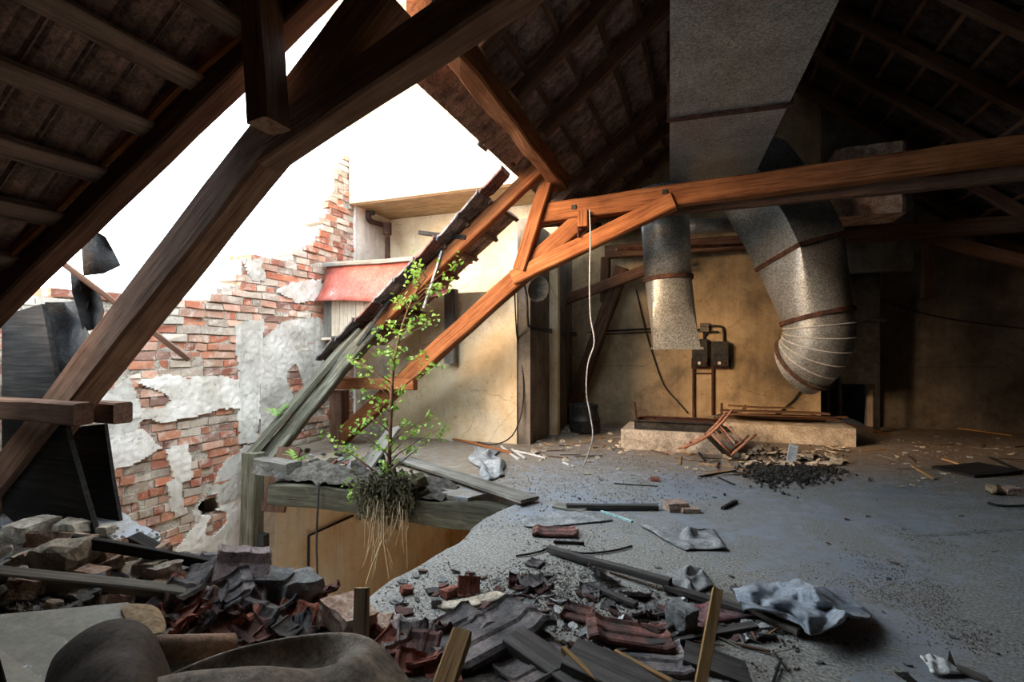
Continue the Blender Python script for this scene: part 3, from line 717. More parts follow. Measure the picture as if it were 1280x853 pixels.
# tiles at the broken roof edge, seen end-on
def tilemesh(name, mat, w=0.24, L=0.40, cut=None, seed=0):
    mb = MB(); rr = random.Random(seed)
    pro = [(-.5, .05), (-.46, .11), (-.42, .03), (-.36, 0), (-.20, -.005), (-.12, 0), (-.07, .07), (0, .09), (.07, .07), (.12, 0), (.2, -.005), (.34, 0), (.40, .10), (.44, .11), (.5, .02)]
    rings = []; n = 9
    for k in range(n + 1):
        s = k / n; e = 0.0
        if k in (0, 1): e = 0.022 if k == 0 else 0.0
        if k in (n - 1,): e = 0.018
        ys = []
        for a, b in pro:
            zz = b * w * 0.55 + e
            y = (s - 0.5) * L
            if cut and k == n: y -= rr.uniform(0, cut) * L
            ys.append(V((a * w, y, zz)))
        rings.append(ys + [p + V((0, 0, -0.018)) for p in reversed(ys)])
    mb.rings(rings)
    me = mb.mesh(name, mat)
    import bmesh
    bm = bmesh.new(); bm.from_mesh(me); bmesh.ops.recalc_face_normals(bm, faces=bm.faces); bm.to_mesh(me); bm.free()
    return me
TM = {k: tilemesh('roof_tile_' + k, v) for k, v in (('red', 'tilered'), ('mid', 'tile'), ('dark', 'tiledark'), ('lime', 'tilelime'))}
TB = {k: tilemesh('broken_tile_' + k, v, 0.24, 0.22, 0.6, s) for k, v, s in (('red', 'tilered', 3), ('mid', 'tile', 4), ('dark', 'tiledark', 5))}
xx = -2.62
k = 0
ang = math.atan(RK)
while xx > -5.4:
    p = roofpt(xx, 6.33 + R.uniform(-.05, .06), 0.05)
    mw = Matrix.Translation(p) @ Matrix.Rotation(-ang - 0.07 + R.uniform(-.03, .03), 4, 'Y') @ Matrix.Rotation(math.pi / 2 + R.uniform(-.08, .08), 4, 'Z') @ Matrix.Diagonal((1.25, 1.15, 1.2, 1))
    inst('roof_tile', TM['dark' if k % 3 else 'mid'], mw, 'clay tile in the stepped row along the broken roof edge, on the orange lit rafter', 'roof tile', 'tiles along the broken roof edge')
    xx -= G * .97; k += 1
for k, (px, py) in enumerate(((538, 85), (548, 96), (560, 104), (598, 150), (616, 176))):
    p = W(px, py, 5.05 + k * .28) + V((0, 0, 0.06))
    inst('roof_tile', TM['mid' if k % 2 else 'dark'], Matrix.Translation(p) @ Matrix.Rotation(-ang, 4, 'Y') @ Matrix.Rotation(math.pi / 2 + R.uniform(-.15, .15), 4, 'Z'), 'loose clay tile at the near end of the roof remnant above the purlin', 'roof tile', 'loose tiles at the roof remnant')
props(beam('loose_stick', ony(524, 291, 6.5), ony(582, 297, 6.5), 0.05, 0.06, 'blackwood'), 'dark stick poking out level over the roof edge, in front of the yellow recess', 'stick')
props(beam('metal_strip', ony(396, 505, 6.0), ony(490, 370, 6.44), 0.035, 0.045, 'darkmetal'), 'long dark metal strip hanging down across the broken rafter', 'metal strip')
props(beam('zinc_strip', ony(530, 386, 6.42), ony(552, 314, 6.5), 0.07, 0.03, 'galv'), 'short grey zinc strip hanging from the roof edge behind the sapling top', 'metal strip')
props(beam('crossing_lath', ony(-10, 262, 2.35), ony(236, 450, 3.35), 0.075, 0.045, 'timberdark'), 'thin dark lath crossing behind the big strut, its end before the brick wall', 'lath')
props(beam('wall_post', V((-4.02, 7.7, 1.3)), V((-4.02, 7.7, 2.55)), 0.2, 0.14, 'greywood', up=V((0, 1, 0))), 'grey timber stub fixed upright to the yellow wall under the roof', 'post')

# felt and boards on the left under the near roof
def sheet(name, rows, mat, t, lab, cat, smooth=True, sub=1, parent=None, grp=None):
    o = MB().grid(rows).build(name, mat, parent, smooth=smooth)
    if sub: subd(o, sub)
    solid(o, t)
    if lab: props(o, lab, cat, grp)
    return o
def prismboard(name, pts, depth, mat, t, lab, cat):
    return props(MB().prism([ony(a, b, depth) for a, b in pts], (0, t, 0)).build(name, mat), lab, cat)
prismboard('side_board', [(2, 395), (52, 380), (70, 477), (84, 546), (121, 674), (60, 690), (2, 640)], 2.65, 'blackwood', .04, 'wide brown board upright at the left edge behind the big strut', 'board')
prismboard('black_board', [(88, 535), (130, 530), (140, 600), (156, 690), (120, 690), (100, 600)], 3.0, 'blackwood', .03, 'black board leaning upright beside the brick wall, below the clamp beams', 'board')
sheet('roofing_felt', [[ony(a, b, y - .38) for a, b, y in r] for r in ([(56, 378, 3.1), (80, 378, 3.2), (112, 374, 3.35)], [(60, 405, 3.1), (84, 402, 3.3), (104, 405, 3.25)], [(64, 440, 3.1), (86, 436, 3.25), (112, 420, 3.15)], [(72, 500, 3.1), (95, 490, 3.15), (118, 470, 3.1)])], 'felt', .006, 'grey curled sheet of roofing felt hanging left of the big strut', 'roofing felt', True, 0)
sheet('roofing_felt', [[ony(a, b, y - .38) for a, b, y in r] for r in ([(100, 290, 2.9), (118, 288, 2.95), (132, 296, 3.0)], [(102, 315, 2.9), (124, 318, 3.0), (142, 314, 3.1)], [(104, 345, 2.9), (130, 342, 3.0), (151, 332, 3.1)])], 'felt', .006, 'dark pointed flap of roofing felt against the sky left of the big strut', 'roofing felt', True, 0)
sheet('roofing_felt', [[ony(a, b, y - .38) for a, b, y in r] for r in ([(88, 340, 3.15), (100, 342, 3.2), (112, 350, 3.25)], [(90, 365, 3.15), (108, 362, 3.35), (126, 372, 3.3)], [(96, 385, 3.2), (115, 385, 3.4), (130, 390, 3.3)], [(104, 415, 3.2), (116, 412, 3.3), (124, 410, 3.25)])], 'felt', .006, 'black crumpled roofing felt between the two laths, over the brick wall', 'roofing felt', True, 0)

# ------------------------------------------------------------------ things at the yellow wall
rc = thing('metal_canopy', 'faded red sheet metal canopy on pale boards beside the brick wall', 'canopy', (-5.1, 7.05, 1.7))
rows = []
for k in range(9):
    s = k / 8; rows.append([])
    for i in range(13):
        u = i / 12
        x = -6.02 + u * 2.4 - 0.10 * s * s * (1 - u) + .04 * s * (1 - u); bow = 0.22 * s ** 1.7
        rows[-1].append(V((x, 7.0 - bow - 0.02 * math.sin(u * 9) * s, 2.94 - 0.60 * s - .04 * math.sin(u * 3.14) * s + 0.02 * math.sin(u * 7))))
o = MB().grid(rows).build('canopy_sheet', 'redmetal', rc, smooth=True); solid(o, .01)
beam('canopy_edge', V((-6.05, 6.98, 2.96)), V((-3.6, 6.98, 2.96)), .1, .07, 'greywood', rc)
MB().box((-6.05, 7.0, 2.95), (-3.6, 7.66, 2.99)).build('canopy_top', 'redmetal', rc)
for k in range(6):
    x = -6.0 + k * .165
    beam('board', V((x, 7.0, 1.75 + R.uniform(-.02, .02))), V((x, 7.0, 2.5)), .02, .155, 'palewood' if k else 'greywood', rc, up=V((1, 0, 0)), wob=.003, ch=.004)
beam('board', V((-6.05, 6.96, 1.72)), V((-4.9, 6.96, 1.72)), .1, .04, 'palewood', rc)
pp = thing('drain_pipe', 'rusty drain pipe with a bend under the soffit of the recess', 'pipe', (-5.3, 8.75, 2.9))
q0, q1 = W(461, 268, 9.75), W(484, 283, 9.95)
cable('pipe', [q0 + V((0, 0, .05)), q0 + V((.02, 0, -.12)), q1 + V((-.1, 0, .03)), q1 + V((0, 0, -.12)), V((q1.x + .01, q1.y, 2.6))], .05, 'rust', pp, 8)
MB().tube([q1 + V((0, 0, -.16)), q1 + V((0, 0, .06))], .085, 10).build('pipe_socket', 'rust', pp)
MB().box(q0 + V((-.12, -.03, -.02)), q0 + V((.12, .03, .05))).build('bracket', 'darkmetal', pp)

# ------------------------------------------------------------------ hole edge
props(beam('floor_joist', V((-4.85, 4.74, -.17)), V((-1.72, 4.74, -.17)), .2, .25, 'rotwood', wob=.03, seg=40), 'dark floor joist along the far edge of the hole, under the sapling roots', 'joist')
props(beam('joist_end', V((-5.4, 5.05, .04)), V((-4.62, 4.82, .08)), .2, .2, 'greywood', wob=.012), 'short thick timber stub on the far hole edge beside the broken rafter', 'timber')
props(beam('ledge_plank', V((-6.0, 5.5, -.04)), V((-5.0, 5.42, -.0)), .2, .05, 'timberdark', wob=.01), 'thin plank on the left end of the far hole edge', 'plank')
a, b = onz(505, 574, .06), onz(652, 622, .05)
props(beam('long_plank', a, b + (b - a).normalized() * .12, .24, .035, 'greywood', wob=.004), 'wide grey plank lying over the far corner of the hole', 'plank')
props(beam('slate_board', W(452, 592, 6.3), W(494, 535, 7.0), .3, .03, 'greywood', up=V((-.3, -.85, .5))), 'grey green board leaning at the foot of the orange strut behind the sapling', 'board')

# hanging wire and door outline in the lower room
cable('hanging_wire', [V((-4.08, 4.62, .02)), V((-4.08, 4.58, -.6)), V((-4.07, 4.58, -1.2)), V((-4.12, 4.58, -2.6))], .011, 'black')
props(bpy.data.objects['hanging_wire'], 'black wire hanging straight down into the hole in front of the ochre wall', 'wire')
cd = [onx(441, 645, -6.06), onx(386, 670, -6.06), onx(385, 752, -6.06)]  # dark tube added to trace the door outline
props(MB().tube([cd[0], cd[1], cd[2]], .022, 6).build('wall_conduit', 'darkmetal'), 'dark line tracing a door outline on the ochre wall of the lower room', 'conduit')

# soil and crumbs washed onto the far edge of the hole
rows = []
for j in range(17):
    v = j / 16; rows.append([])
    for i in range(61):
        u = i / 60; x, y = -5.15 + u * 2.6, 4.66 + v * .8
        h = .16 * math.sin(math.pi * min(1, v * 1.0 + .12)) ** .8 * sst(1, .75, u) * (.6 + .8 * noise.noise(V((x * 3, y * 3, 2)))) + .05 * noise.noise(V((x * 11, y * 11, 4)))
        rows[-1].append(V((x, y, max(-.02, h) - (.03 if v < .1 else 0))))
props(MB().grid(rows).build('edge_soil', 'dirt', smooth=True, normals=False), 'dark soil and crumbs heaped on the far edge of the hole around the sapling foot', 'soil', None, 'stuff')

# ------------------------------------------------------------------ sapling
sp = thing('sapling', 'young green sapling with small leaves growing on the far edge of the hole', 'sapling', (-3.22, 4.72, 0))
TY = 5.52
tr = [W(485, 628, TY), W(486, 600, TY), W(487, 560, TY), W(489, 510, TY), W(491, 470, TY + .02), W(497, 430, TY + .05), W(507, 395, TY + .1), W(520, 365, TY + .15), W(534, 345, TY + .2)]
cable('trunk', tr, [.026 - .0006 * i for i in range(33)], 'bark', sp, 7)
cl = [(571, 330, 12), (559, 352, 14), (548, 362, 12), (515, 340, 8), (522, 330, 7), (519, 352, 9), (507, 380, 12), (495, 372, 10), (531, 395, 10), (540, 402, 8), (511, 407, 10), (487, 411, 12), (475, 418, 9), (475, 439, 8), (448, 453, 9), (456, 469, 9), (440, 448, 6), (531, 443, 9), (535, 461, 9), (545, 458, 6), (491, 455, 9), (487, 479, 10), (502, 489, 9), (491, 507, 11), (452, 495, 8), (470, 505, 8), (460, 523, 10), (436, 539, 10), (480, 531, 12), (507, 531, 10), (535, 523, 7), (520, 540, 9), (547, 545, 7), (491, 555, 12), (470, 560, 10), (480, 579, 11), (424, 559, 10), (408, 548, 8), (436, 565, 10), (436, 607, 6), (440, 618, 5), (507, 603, 6), (500, 590, 8), (476, 587, 9), (512, 560, 8), (553, 535, 5), (495, 440, 9), (500, 420, 9), (515, 372, 8)]
trf = [tr[i].lerp(tr[i + 1], k / 8) for i in range(len(tr) - 1) for k in range(8)]
fol = MB(); brs = MB()
def leafat(p, rr, size):
    g = rr.random(); k = rr.uniform(.75, 1.2)
    fol.tone = tuple(c * k for c in ((.19, .34, .045) if g < .6 else ((.28, .42, .07) if g < .9 else (.10, .22, .035))))
    e = Euler((rr.uniform(-1, 1), rr.uniform(-1, 1), rr.uniform(0, 6.28))).to_matrix()
    s = size * rr.uniform(.7, 1.3); f = rr.uniform(.1, .3) * s
    pts = [V((0, 0, 0)), V((s * .3, s * .42, f)), V((s * .75, s * .3, f * .8)), V((s * 1.15, 0, 0)), V((s * .75, -s * .3, f * .8)), V((s * .3, -s * .42, f))]
    fol.add([p + e @ q for q in pts], [(0, 1, 2, 3), (0, 3, 4, 5)])
for i, (px, py, r) in enumerate(cl):
    dd = R.uniform(-.3, .3); c = W(px, py, TY + dd)
    base = min(trf, key=lambda q: abs((q.z + .04 + .55 * math.hypot(q.x - c.x, q.y - c.y)) - c.z))
    mid = base.lerp(c, .55) + V((R.uniform(-.03, .03), R.uniform(-.03, .03), R.uniform(.0, .05)))
    brs.tube([base, mid, c], [.007, .005, .003], 4)
    for j in range(int(6 + r * 1.3)):
        rad = r * TY / 640 * 1.25
        q = c + V((R.gauss(0, .5) * rad, R.gauss(0, .5) * rad, R.gauss(0, .45) * rad))
        if j % 3 == 0: q = mid.lerp(c, R.random()) + V((R.gauss(0, .02), R.gauss(0, .02), R.gauss(0, .02)))
        leafat(q, R, .045)
brs.build('branches', 'bark', sp, smooth=True)
fol.build('foliage', 'leaf', sp, tone=True, normals=False)
# root clump and hanging roots
cm = MB()
for i in range(420):
    px = R.gauss(488, 24); py = R.gauss(618, 15)
    if not (436 < px < 520): continue
    p = W(px, min(py, 648), 5.35 + R.uniform(-.12, .15))
    s = R.uniform(.02, .06)
    cm.tube([p, p + V((R.uniform(-s, s), R.uniform(-s, s), R.uniform(-s, s) * 1.5 - .02)), p + V((R.uniform(-2, 2) * s, R.uniform(-1, 1) * s, -R.uniform(1, 3) * s))], [.016, .012, .002], 5)
for i in range(30):
    p = W(488 + R.gauss(0, 18), 616 + R.gauss(0, 8), 5.42); s = R.uniform(.05, .1)
    cm.box((-s, -s * .7, -s * .6), (s, s * .7, s * .6), pose(p, R.uniform(0, 6), R.uniform(-.5, .5), R.uniform(-.5, .5)), jit=s * .3)
o = cm.build('root_clump', 'moss', sp, normals=False); o['label'] = 'brown mossy root ball hanging over the hole edge'
rt = MB()
for i in range(46):
    px = R.uniform(455, 512); p = W(px, R.uniform(625, 640), 5.3 + R.uniform(-.1, .1)); L = R.uniform(.15, .75)
    d = V((R.uniform(-.25, .12), R.uniform(-.1, .1), -1)).normalized(); q = p + d * L * .5 + V((R.uniform(-.03, .03), 0, 0))
    rt.tube([p, q, q + (d + V((R.uniform(-.5, .4), 0, 0))).normalized() * L * .5], [.006, .004, .002], 4)
rt.tube([W(503, 632, 5.3), W(480, 670, 5.28), W(462, 715, 5.25), W(456, 735, 5.25)], [.009, .007, .005, .003], 5)
o = rt.build('hanging_roots', 'root', sp, normals=False)
# small ferns
def fern(name, loc, lab, s=1.0, n=8):
    fol2 = MB()
    for i in range(n):
        a = R.uniform(0, 6.28); tip = V((math.cos(a) * .16, math.sin(a) * .16, R.uniform(.02, .15))) * s
        for k in range(1, 8):
            b = loc + tip * (k / 7) + V((0, 0, .04 * s * math.sin(k / 7 * 3)))
            for sg in (-1, 1):
                fol2.tone = (.2 * R.uniform(.8, 1.2), .38 * R.uniform(.8, 1.2), .06)
                side = V((-tip.y, tip.x, 0)).normalized() * sg * .05 * s * (1.15 - k / 8)
                ax = tip.normalized() * .012 * s
                fol2.add([b - ax, b + side * .5 - ax * .6, b + side + ax, b + ax], [(0, 1, 2, 3)])
    return props(fol2.build(name, 'leaf', tone=True, normals=False), lab, 'plant')
fern('fern', ony(345, 522, 5.55), 'small light green fern on the weathered grey green plank', 1.1)
fern('seedling', onz(900, 566, .02), 'tiny green seedling on the floor in front of the fallen chair', .8, 6)
fern('weed', V((-4.75, 5.0, .12)), 'small green weed on the rubble left of the sapling', 1.0, 7)

# ------------------------------------------------------------------ ducts
du = thing('ventilation_duct', 'galvanised ventilation duct under the roof with two branches hanging down', 'ventilation duct', (0, 7.5, 3.9))
dirn = V((-.066, 1, 0)).normalized(); sidn = V((dirn.y, -dirn.x, 0))
def drect(y, w=1.10, x0=-.23, z0=3.9, z1=4.75, g=0):
    c = V((x0 + dirn.x * (y - 3.65), y, 0))
    a, b = c - sidn * g, c + sidn * (w + g)
    return [V((a.x, a.y, z0 - g)), V((b.x, b.y, z0 - g)), V((b.x, b.y, z1 + g)), V((a.x, a.y, z1 + g))]
MB().rings([drect(y) for y in (1.0, 2.2, 3.4)]).build('duct_section', 'galv', du)
MB().rings([drect(y) for y in (3.4, 4.4, 5.48)]).build('duct_section', 'galv', du)
MB().rings([drect(y) for y in (5.48, 6.6, 8.3)]).build('duct_section', 'galv', du)
for y in (3.3, 5.5):
    MB().rings([drect(y - .03, g=.03), drect(y + .03, g=.03)]).build('flange', 'rust', du)
# cross creases pressed into the duct's underside
cr = MB()
for ya, yb in ((3.45, 5.42), (5.56, 7.4)):
    for (s0, s1) in ((0, 1), (1, 0)):
        pa = drect(ya); pb = drect(yb); A = pa[0].lerp(pa[1], s0); B = pb[0].lerp(pb[1], s1)
        A, B = A + V((0, 0, .004)), B + V((0, 0, .004)); n = (B - A).normalized().cross(UP) * .008
        cr.add([A - n, A + V((0, 0, -.004)), A + n, B - n, B + V((0, 0, -.004)), B + n], [(0, 1, 4, 3), (1, 2, 5, 4)])
cr.build('pressed_crease', 'galv', du, normals=False)
def sec(c, ax, f, rf, rs, k, n=40):
    """superellipse ring: k=1 diamond with a corner towards f, k=2 round"""
    ax = ax.normalized(); f = (f - ax * f.dot(ax)).normalized(); s = ax.cross(f); out = []
    for i in range(n):
        a = 2 * math.pi * i / n; cx, sx = math.cos(a), math.sin(a)
        out.append(c + f * (abs(cx) ** (2 / k) * (1 if cx > 0 else -1) * rf) + s * (abs(sx) ** (2 / k) * (1 if sx > 0 else -1) * rs))
    return out
TOC = V((-.17, -1.13, 0)).normalized()
Yr = 7.55
def sharp(o, deg=35):
    me = o.data
    me.polygons.foreach_set('use_smooth', [True] * len(me.polygons))
    if hasattr(me, 'set_sharp_from_angle'): me.set_sharp_from_angle(angle=math.radians(deg))
    return o
top = [(W(872, 208, 7.7), V((1, .25, -.1))), (W(908, 208, 7.7), V((1, .2, -.4))), (W(944, 222, 7.65), V((.9, .1, -.8))), (W(964, 252, 7.6), V((.6, 0, -1))), (W(983, 282, 7.55), V((.42, 0, -1))), (W(999, 315, Yr), V((.38, -.05, -1)))]
sharp(MB().rings([sec(c, a, TOC, .60, .62, 1.04) for c, a in top]).build('branch_elbow', 'galv', du))
rg = lambda c, a, r, k, h=.03, g=.035: [sec(c - a.normalized() * h, a, TOC, r + g, r + g, k), sec(c + a.normalized() * h, a, TOC, r + g, r + g, k)]
MB().rings(rg(top[-1][0], top[-1][1], .60, 1.06)).build('flange', 'rust', du)
c2 = W(1021, 396, 7.4); a2 = V((.22, -.05, -1)); rr2 = .455
trs = [sec(top[-1][0].lerp(c2, s), top[-1][1].lerp(a2, s), TOC, .6 + (rr2 - .6) * s, .6 + (rr2 - .6) * s, 1.06 + .94 * s) for s in (0, .25, .5, .75, 1)]
sharp(MB().rings(trs).build('branch_taper', 'galv', du), 50)
MB().rings(rg(c2, a2, rr2, 2)).build('flange', 'rust', du)
e = (RIGHT * -.5 + FWD * .86).normalized(); Rb = .84; piv = c2 + e * Rb
ring = []; ribs = []
ud = -a2.normalized(); 
for k in range(15):
    th = math.radians(64) * k / 14
    c = piv - e * Rb * math.cos(th) - ud * Rb * math.sin(th); ax = -ud * math.cos(th) + e * math.sin(th)
    ring.append(sec(c, ax, TOC, rr2, rr2, 2))
    if k % 2 == 0 and 0 < k < 14: ribs.append((c, ax))
MB().rings(ring, caps=False).build('ribbed_elbow', 'galv', du, smooth=True)
for c, ax in ribs: MB().rings([sec(c - ax * .012, ax, TOC, rr2 + .004, rr2 + .004, 2), sec(c, ax, TOC, rr2 + .02, rr2 + .02, 2), sec(c + ax * .012, ax, TOC, rr2 + .004, rr2 + .004, 2)], caps=False).build('rib', 'rib', du, normals=False)
MB().rings(rg(c, ax, rr2, 2, .025, .04), caps=False).build('flange', 'rust', du)
# left branch: round pipe ending in a tapered square mouth
Yl = 7.6; f = TOC
lp = [(W(829, 238, Yl), UP * -1, .36, 2), (W(831, 270, Yl), V((.05, 0, -1)), .345, 2), (W(835, 349, Yl), V((.06, 0, -1)), .335, 2)]
MB().rings([sec(c, a, f, r, r, k) for c, a, r, k in lp]).build('branch_pipe', 'galv', du, smooth=True)
cb = W(845, 437, Yl)
F2 = (FWD * -1 + RIGHT * -.25).normalized(); sdv = V((F2.y, -F2.x, 0)) * -1
def sq(c, hw, hd, n=40):
    out = []
    for i in range(n):
        a = 2 * math.pi * i / n; cx, sx = math.cos(a), math.sin(a); m = max(abs(cx), abs(sx))
        out.append((cx / m * hd, sx / m * hw))
    return [c + F2 * x + UP.cross(F2) * -y for x, y in out]
rnd = [W(835, 349, Yl) + F2 * math.cos(2 * math.pi * i / 40) * .335 - UP.cross(F2) * math.sin(2 * math.pi * i / 40) * .335 for i in range(40)]
bot = sq(cb, .325, .22)
sharp(MB().rings([[p.lerp(q, s) for p, q in zip(rnd, bot)] for s in (0, .33, .66, 1)]).build('square_mouth', 'galv', du), 30)
MB().rings([[p + (p - cb) * g + V((0, 0, z)) for p in bot] for g, z in ((.0, .03), (.1, .03), (.1, 0), (0, 0))], caps=False).build('flange', 'galv', du, normals=False)
MB().rings([sec(W(835, 349 + s, Yl), V((.06, 0, -1)), f, .36, .36, 2) for s in (-2.5, 2.5)]).build('flange', 'rust', du)
MB().tube([W(850, 284, 8.6), W(945, 280, 8.6)], .13, 16).build('cross_pipe', 'galv', du, smooth=True)
props(beam('duct_support', W(770, 312, 8.8), W(930, 306, 8.8), .06, .05, 'rust'), 'thin rusty bar carrying the duct branches in front of the back wall', 'bar')
props(beam('chimney_block', V((2.3, 9.4, 3.55)), V((2.3, 9.4, 4.6)), .9, .7, 'loosebrick', up=V((0, 1, 0))), 'brown block above the far collar beam, right of the big duct branch', 'chimney')

# ------------------------------------------------------------------ plinths and things on them
pl1 = MB().box((-1.24, 8.02, 0), (.38, 8.95, .30)); props(pl1.build('concrete_plinth', 'mortar'), 'long pale concrete plinth with the steel frame on it', 'plinth')
props(MB().box((.0, 9.45, 0), (2.2, 10.45, .29)).build('concrete_plinth', 'mortar'), 'concrete plinth at the back with rusty boards on it, in front of the passage', 'plinth')
fr = thing('steel_frame', 'low rusty steel frame lying on the front plinth', 'steel frame', (-.4, 8.4, .3))
for y in (8.14, 8.70): MB().box((-1.05, y, .31), (.2, y + .02, .43)).box((-1.05, y - .05, .43), (.2, y + .02, .445)).box((-1.05, y - .05, .305), (.2, y + .02, .32)).build('rail', 'darkmetal' if y < 8.5 else 'rust', fr)
for x in (-1.05, .18): MB().box((x, 8.14, .31), (x + .02, 8.72, .43)).build('rail', 'rust', fr)
MB().box((-.75, 8.3, .4), (.1, 8.6, .425)).build('plate', 'rust', fr)
for k, (px, p0, p1, lab) in enumerate(((796, 533, 503, 'thin rusty rod standing at the left end of the front plinth'), (902, 527, 504, 'short rusty rod standing between the two plinths'), (868, 524, 511, 'stub of rod standing behind the steel frame'))):
    a = ony(px, p0, 8.85); b = ony(px - 3 + 3 * (k > 0), p1, 8.85)
    props(MB().tube([V((a.x, a.y, .29)), b], .02, 6).build('iron_rod', 'rust'), lab, 'rod')
for k in range(7):
    a = V((.1 + R.uniform(0, .3), 9.55 + R.uniform(0, .6), .31 + .035 * k)); L = R.uniform(1.0, 1.9)
    props(beam('rusty_board', a, a + V((L, R.uniform(-.15, .15), R.uniform(-.01, .02))), .12, .025, 'timberdark', wob=.01, ragged=.04), 'splintered red brown board in the pile on the back plinth', 'board', 'boards on the back plinth')
props(beam('thin_lath', onz(1010, 524, .33) + V((0, 0, .1)), onz(1110, 543, .02), .04, .02, 'timber'), 'thin lath leaning from the back plinth down to the floor', 'lath')

# drum
dm = thing('metal_drum', 'dark open metal drum in the corner by the inner wall', 'drum', (-2.1, 9.35, 0))
cx, cy = -2.1, 9.35; ax = V((.0, -.28, 1)).normalized()
pr = [(0, .27), (.05, .29), (.22, .28), (.24, .30), (.26, .28), (.42, .25), (.52, .27), (.54, .275), (.54, .25), (.40, .23), (.1, .2)]
sg = 28
MB().rings([[V((cx, cy, .02)) + ax * h + V((math.cos(a) * r, math.sin(a) * r, 0)) for a in [2 * math.pi * i / sg for i in range(sg)]] for h, r in pr]).build('drum_body', 'darkmetal', dm, smooth=True)

# lamp on the inner wall, conduit, meter boxes
lm = thing('floodlight', 'round dull reflector lamp on the inner wall below the brace', 'lamp', onx(673, 372, -2.64))
c = onx(673, 362, -2.5); ax = (V((0, 0, 1.5)) - c).normalized() + V((.5, .3, -.15)); ax.normalize()
def disc(c, ax, prof, n=24):
    s = ax.orthogonal().normalized(); b = ax.cross(s)
    return [[c + ax * h + (s * math.cos(2 * math.pi * i / n) + b * math.sin(2 * math.pi * i / n)) * r for i in range(n)] for h, r in prof]
MB().rings(disc(c, ax, [(-.16, .04), (-.1, .09), (0, .2), (.01, .21), (.005, .19), (-.09, .08), (-.1, .02)])).build('reflector', 'greywood', lm, smooth=True)
MB().tube([c - ax * .14, V((-2.66, c.y, c.z - .02))], .03, 8).build('bracket', 'darkmetal', lm)
ec = thing('electric_installation', 'old meter boxes and black conduits on the back wall', 'electric boxes', ony(880, 470, 10.5))
yb = 10.5
def pbox(name, x0, y0, x1, y1, d, mat, par):
    a, b = ony(x0, y1, yb), ony(x1, y0, yb)
    return MB().box((a.x, 10.57 - d, a.z), (b.x, 10.57, b.z)).build(name, mat, par)
pbox('meter_box', 865, 424, 884, 458, .16, 'darkmetal', ec)
o = pbox('meter_box', 889, 427, 910, 458, .18, 'darkmetal', ec)
mbd = pbox('mounting_board', 864, 448, 913, 461, .06, 'rust', ec)
pbox('junction_box', 875, 404, 886, 415, .1, 'greywood', ec)
for x in (868, 874, 880, 893, 899, 905): q = ony(x, 454, 10.42); MB().tube([q, q + V((0, -.06, 0))], .03, 8).build('fuse', 'whitepaint' if x in (874, 899) else 'rust', mbd)
P = lambda px, py, y=10.53: ony(px, py, y)
for pts in ([(867, 461), (867, 534)], [(891, 461), (891, 534)]):
    MB().tube([P(*q) for q in pts], .026, 8).build('conduit', 'rust', ec)
MB().tube([P(867, 467), P(891, 467)], .012, 6).build('conduit', 'rust', ec)
for pts in ([(886, 408), (899, 408), (904, 412), (905, 428)], [(880, 415), (880, 424)], [(898, 415), (885, 416), (880, 420)], [(875, 412), (866, 416), (866, 424)]):
    cable('conduit', [P(*q) for q in pts], .022, 'black', ec, 6, 3)
Q = lambda px, py: onx(px, py, -2.62)
cable('wall_conduit', [Q(652, 350), Q(657, 362), Q(659, 380), Q(660, 404), Q(664, 409), Q(685, 412), Q(700, 414), P(712, 417), P(760, 414), P(816, 411), P(866, 409)], .02, 'black', None, 6, 3)
props(bpy.data.objects['wall_conduit.001'], 'upper black conduit running along the inner wall and the back wall to the meter boxes', 'conduit')
cable('wall_conduit', [Q(663, 411), Q(685, 415), Q(699, 418), P(714, 420), P(760, 418), P(816, 415), P(866, 413)], .014, 'black', None, 6, 3)
props(bpy.data.objects['wall_conduit.002'], 'lower black conduit running below the first one along the back wall', 'conduit')
def wire(name, pts, r, mat, lab): return props(cable(name, pts, r, mat), lab, 'cable')
wire('wall_cable', [P(795, 362), P(806, 410), P(818, 450), P(830, 482), P(845, 500), P(860, 517)], .012, 'black', 'thin black cable slanting down the back wall left of the meter boxes')
wire('wall_cable', [P(1004, 484), P(992, 500), P(975, 515), P(962, 522)], .014, 'black', 'short black cable slanting down the back wall from the ribbed duct elbow')
wire('wall_cable', [ony(1080, 368, 12.15), ony(1110, 378, 12.15), ony(1150, 391, 12.15), ony(1200, 401, 12.15), ony(1290, 412, 12.15)], .014, 'black', 'black cable sagging across the dark right part of the back wall')
wire('wall_cable', [P(884, 523), P(905, 517), P(925, 514), P(932, 506)], .01, 'black', 'thin wire twisting up behind the fallen chair')
hy = 6.55
wire('hanging_cable', [ony(737, 262, hy), ony(738, 300, hy), ony(737, 350, hy), ony(738, 395, hy), ony(743, 428, hy), ony(735, 455, hy), ony(733, 490, hy), ony(738, 520, hy), ony(741, 545, hy), ony(734, 572, hy + .1), ony(728, 585, hy + .15)], .011, 'cable', 'pale cable hanging down from the orange collar beam to the floor')
wire('hanging_cable', [Q(643, 360), W(646, 420, 8.3), W(654, 470, 8.3), W(652, 515, 8.25), W(640, 545, 8.15), W(618, 556, 8.1), W(596, 553, 8.3)], .012, 'black', 'thin black cable hanging at the corner of the inner wall and curling onto the floor')
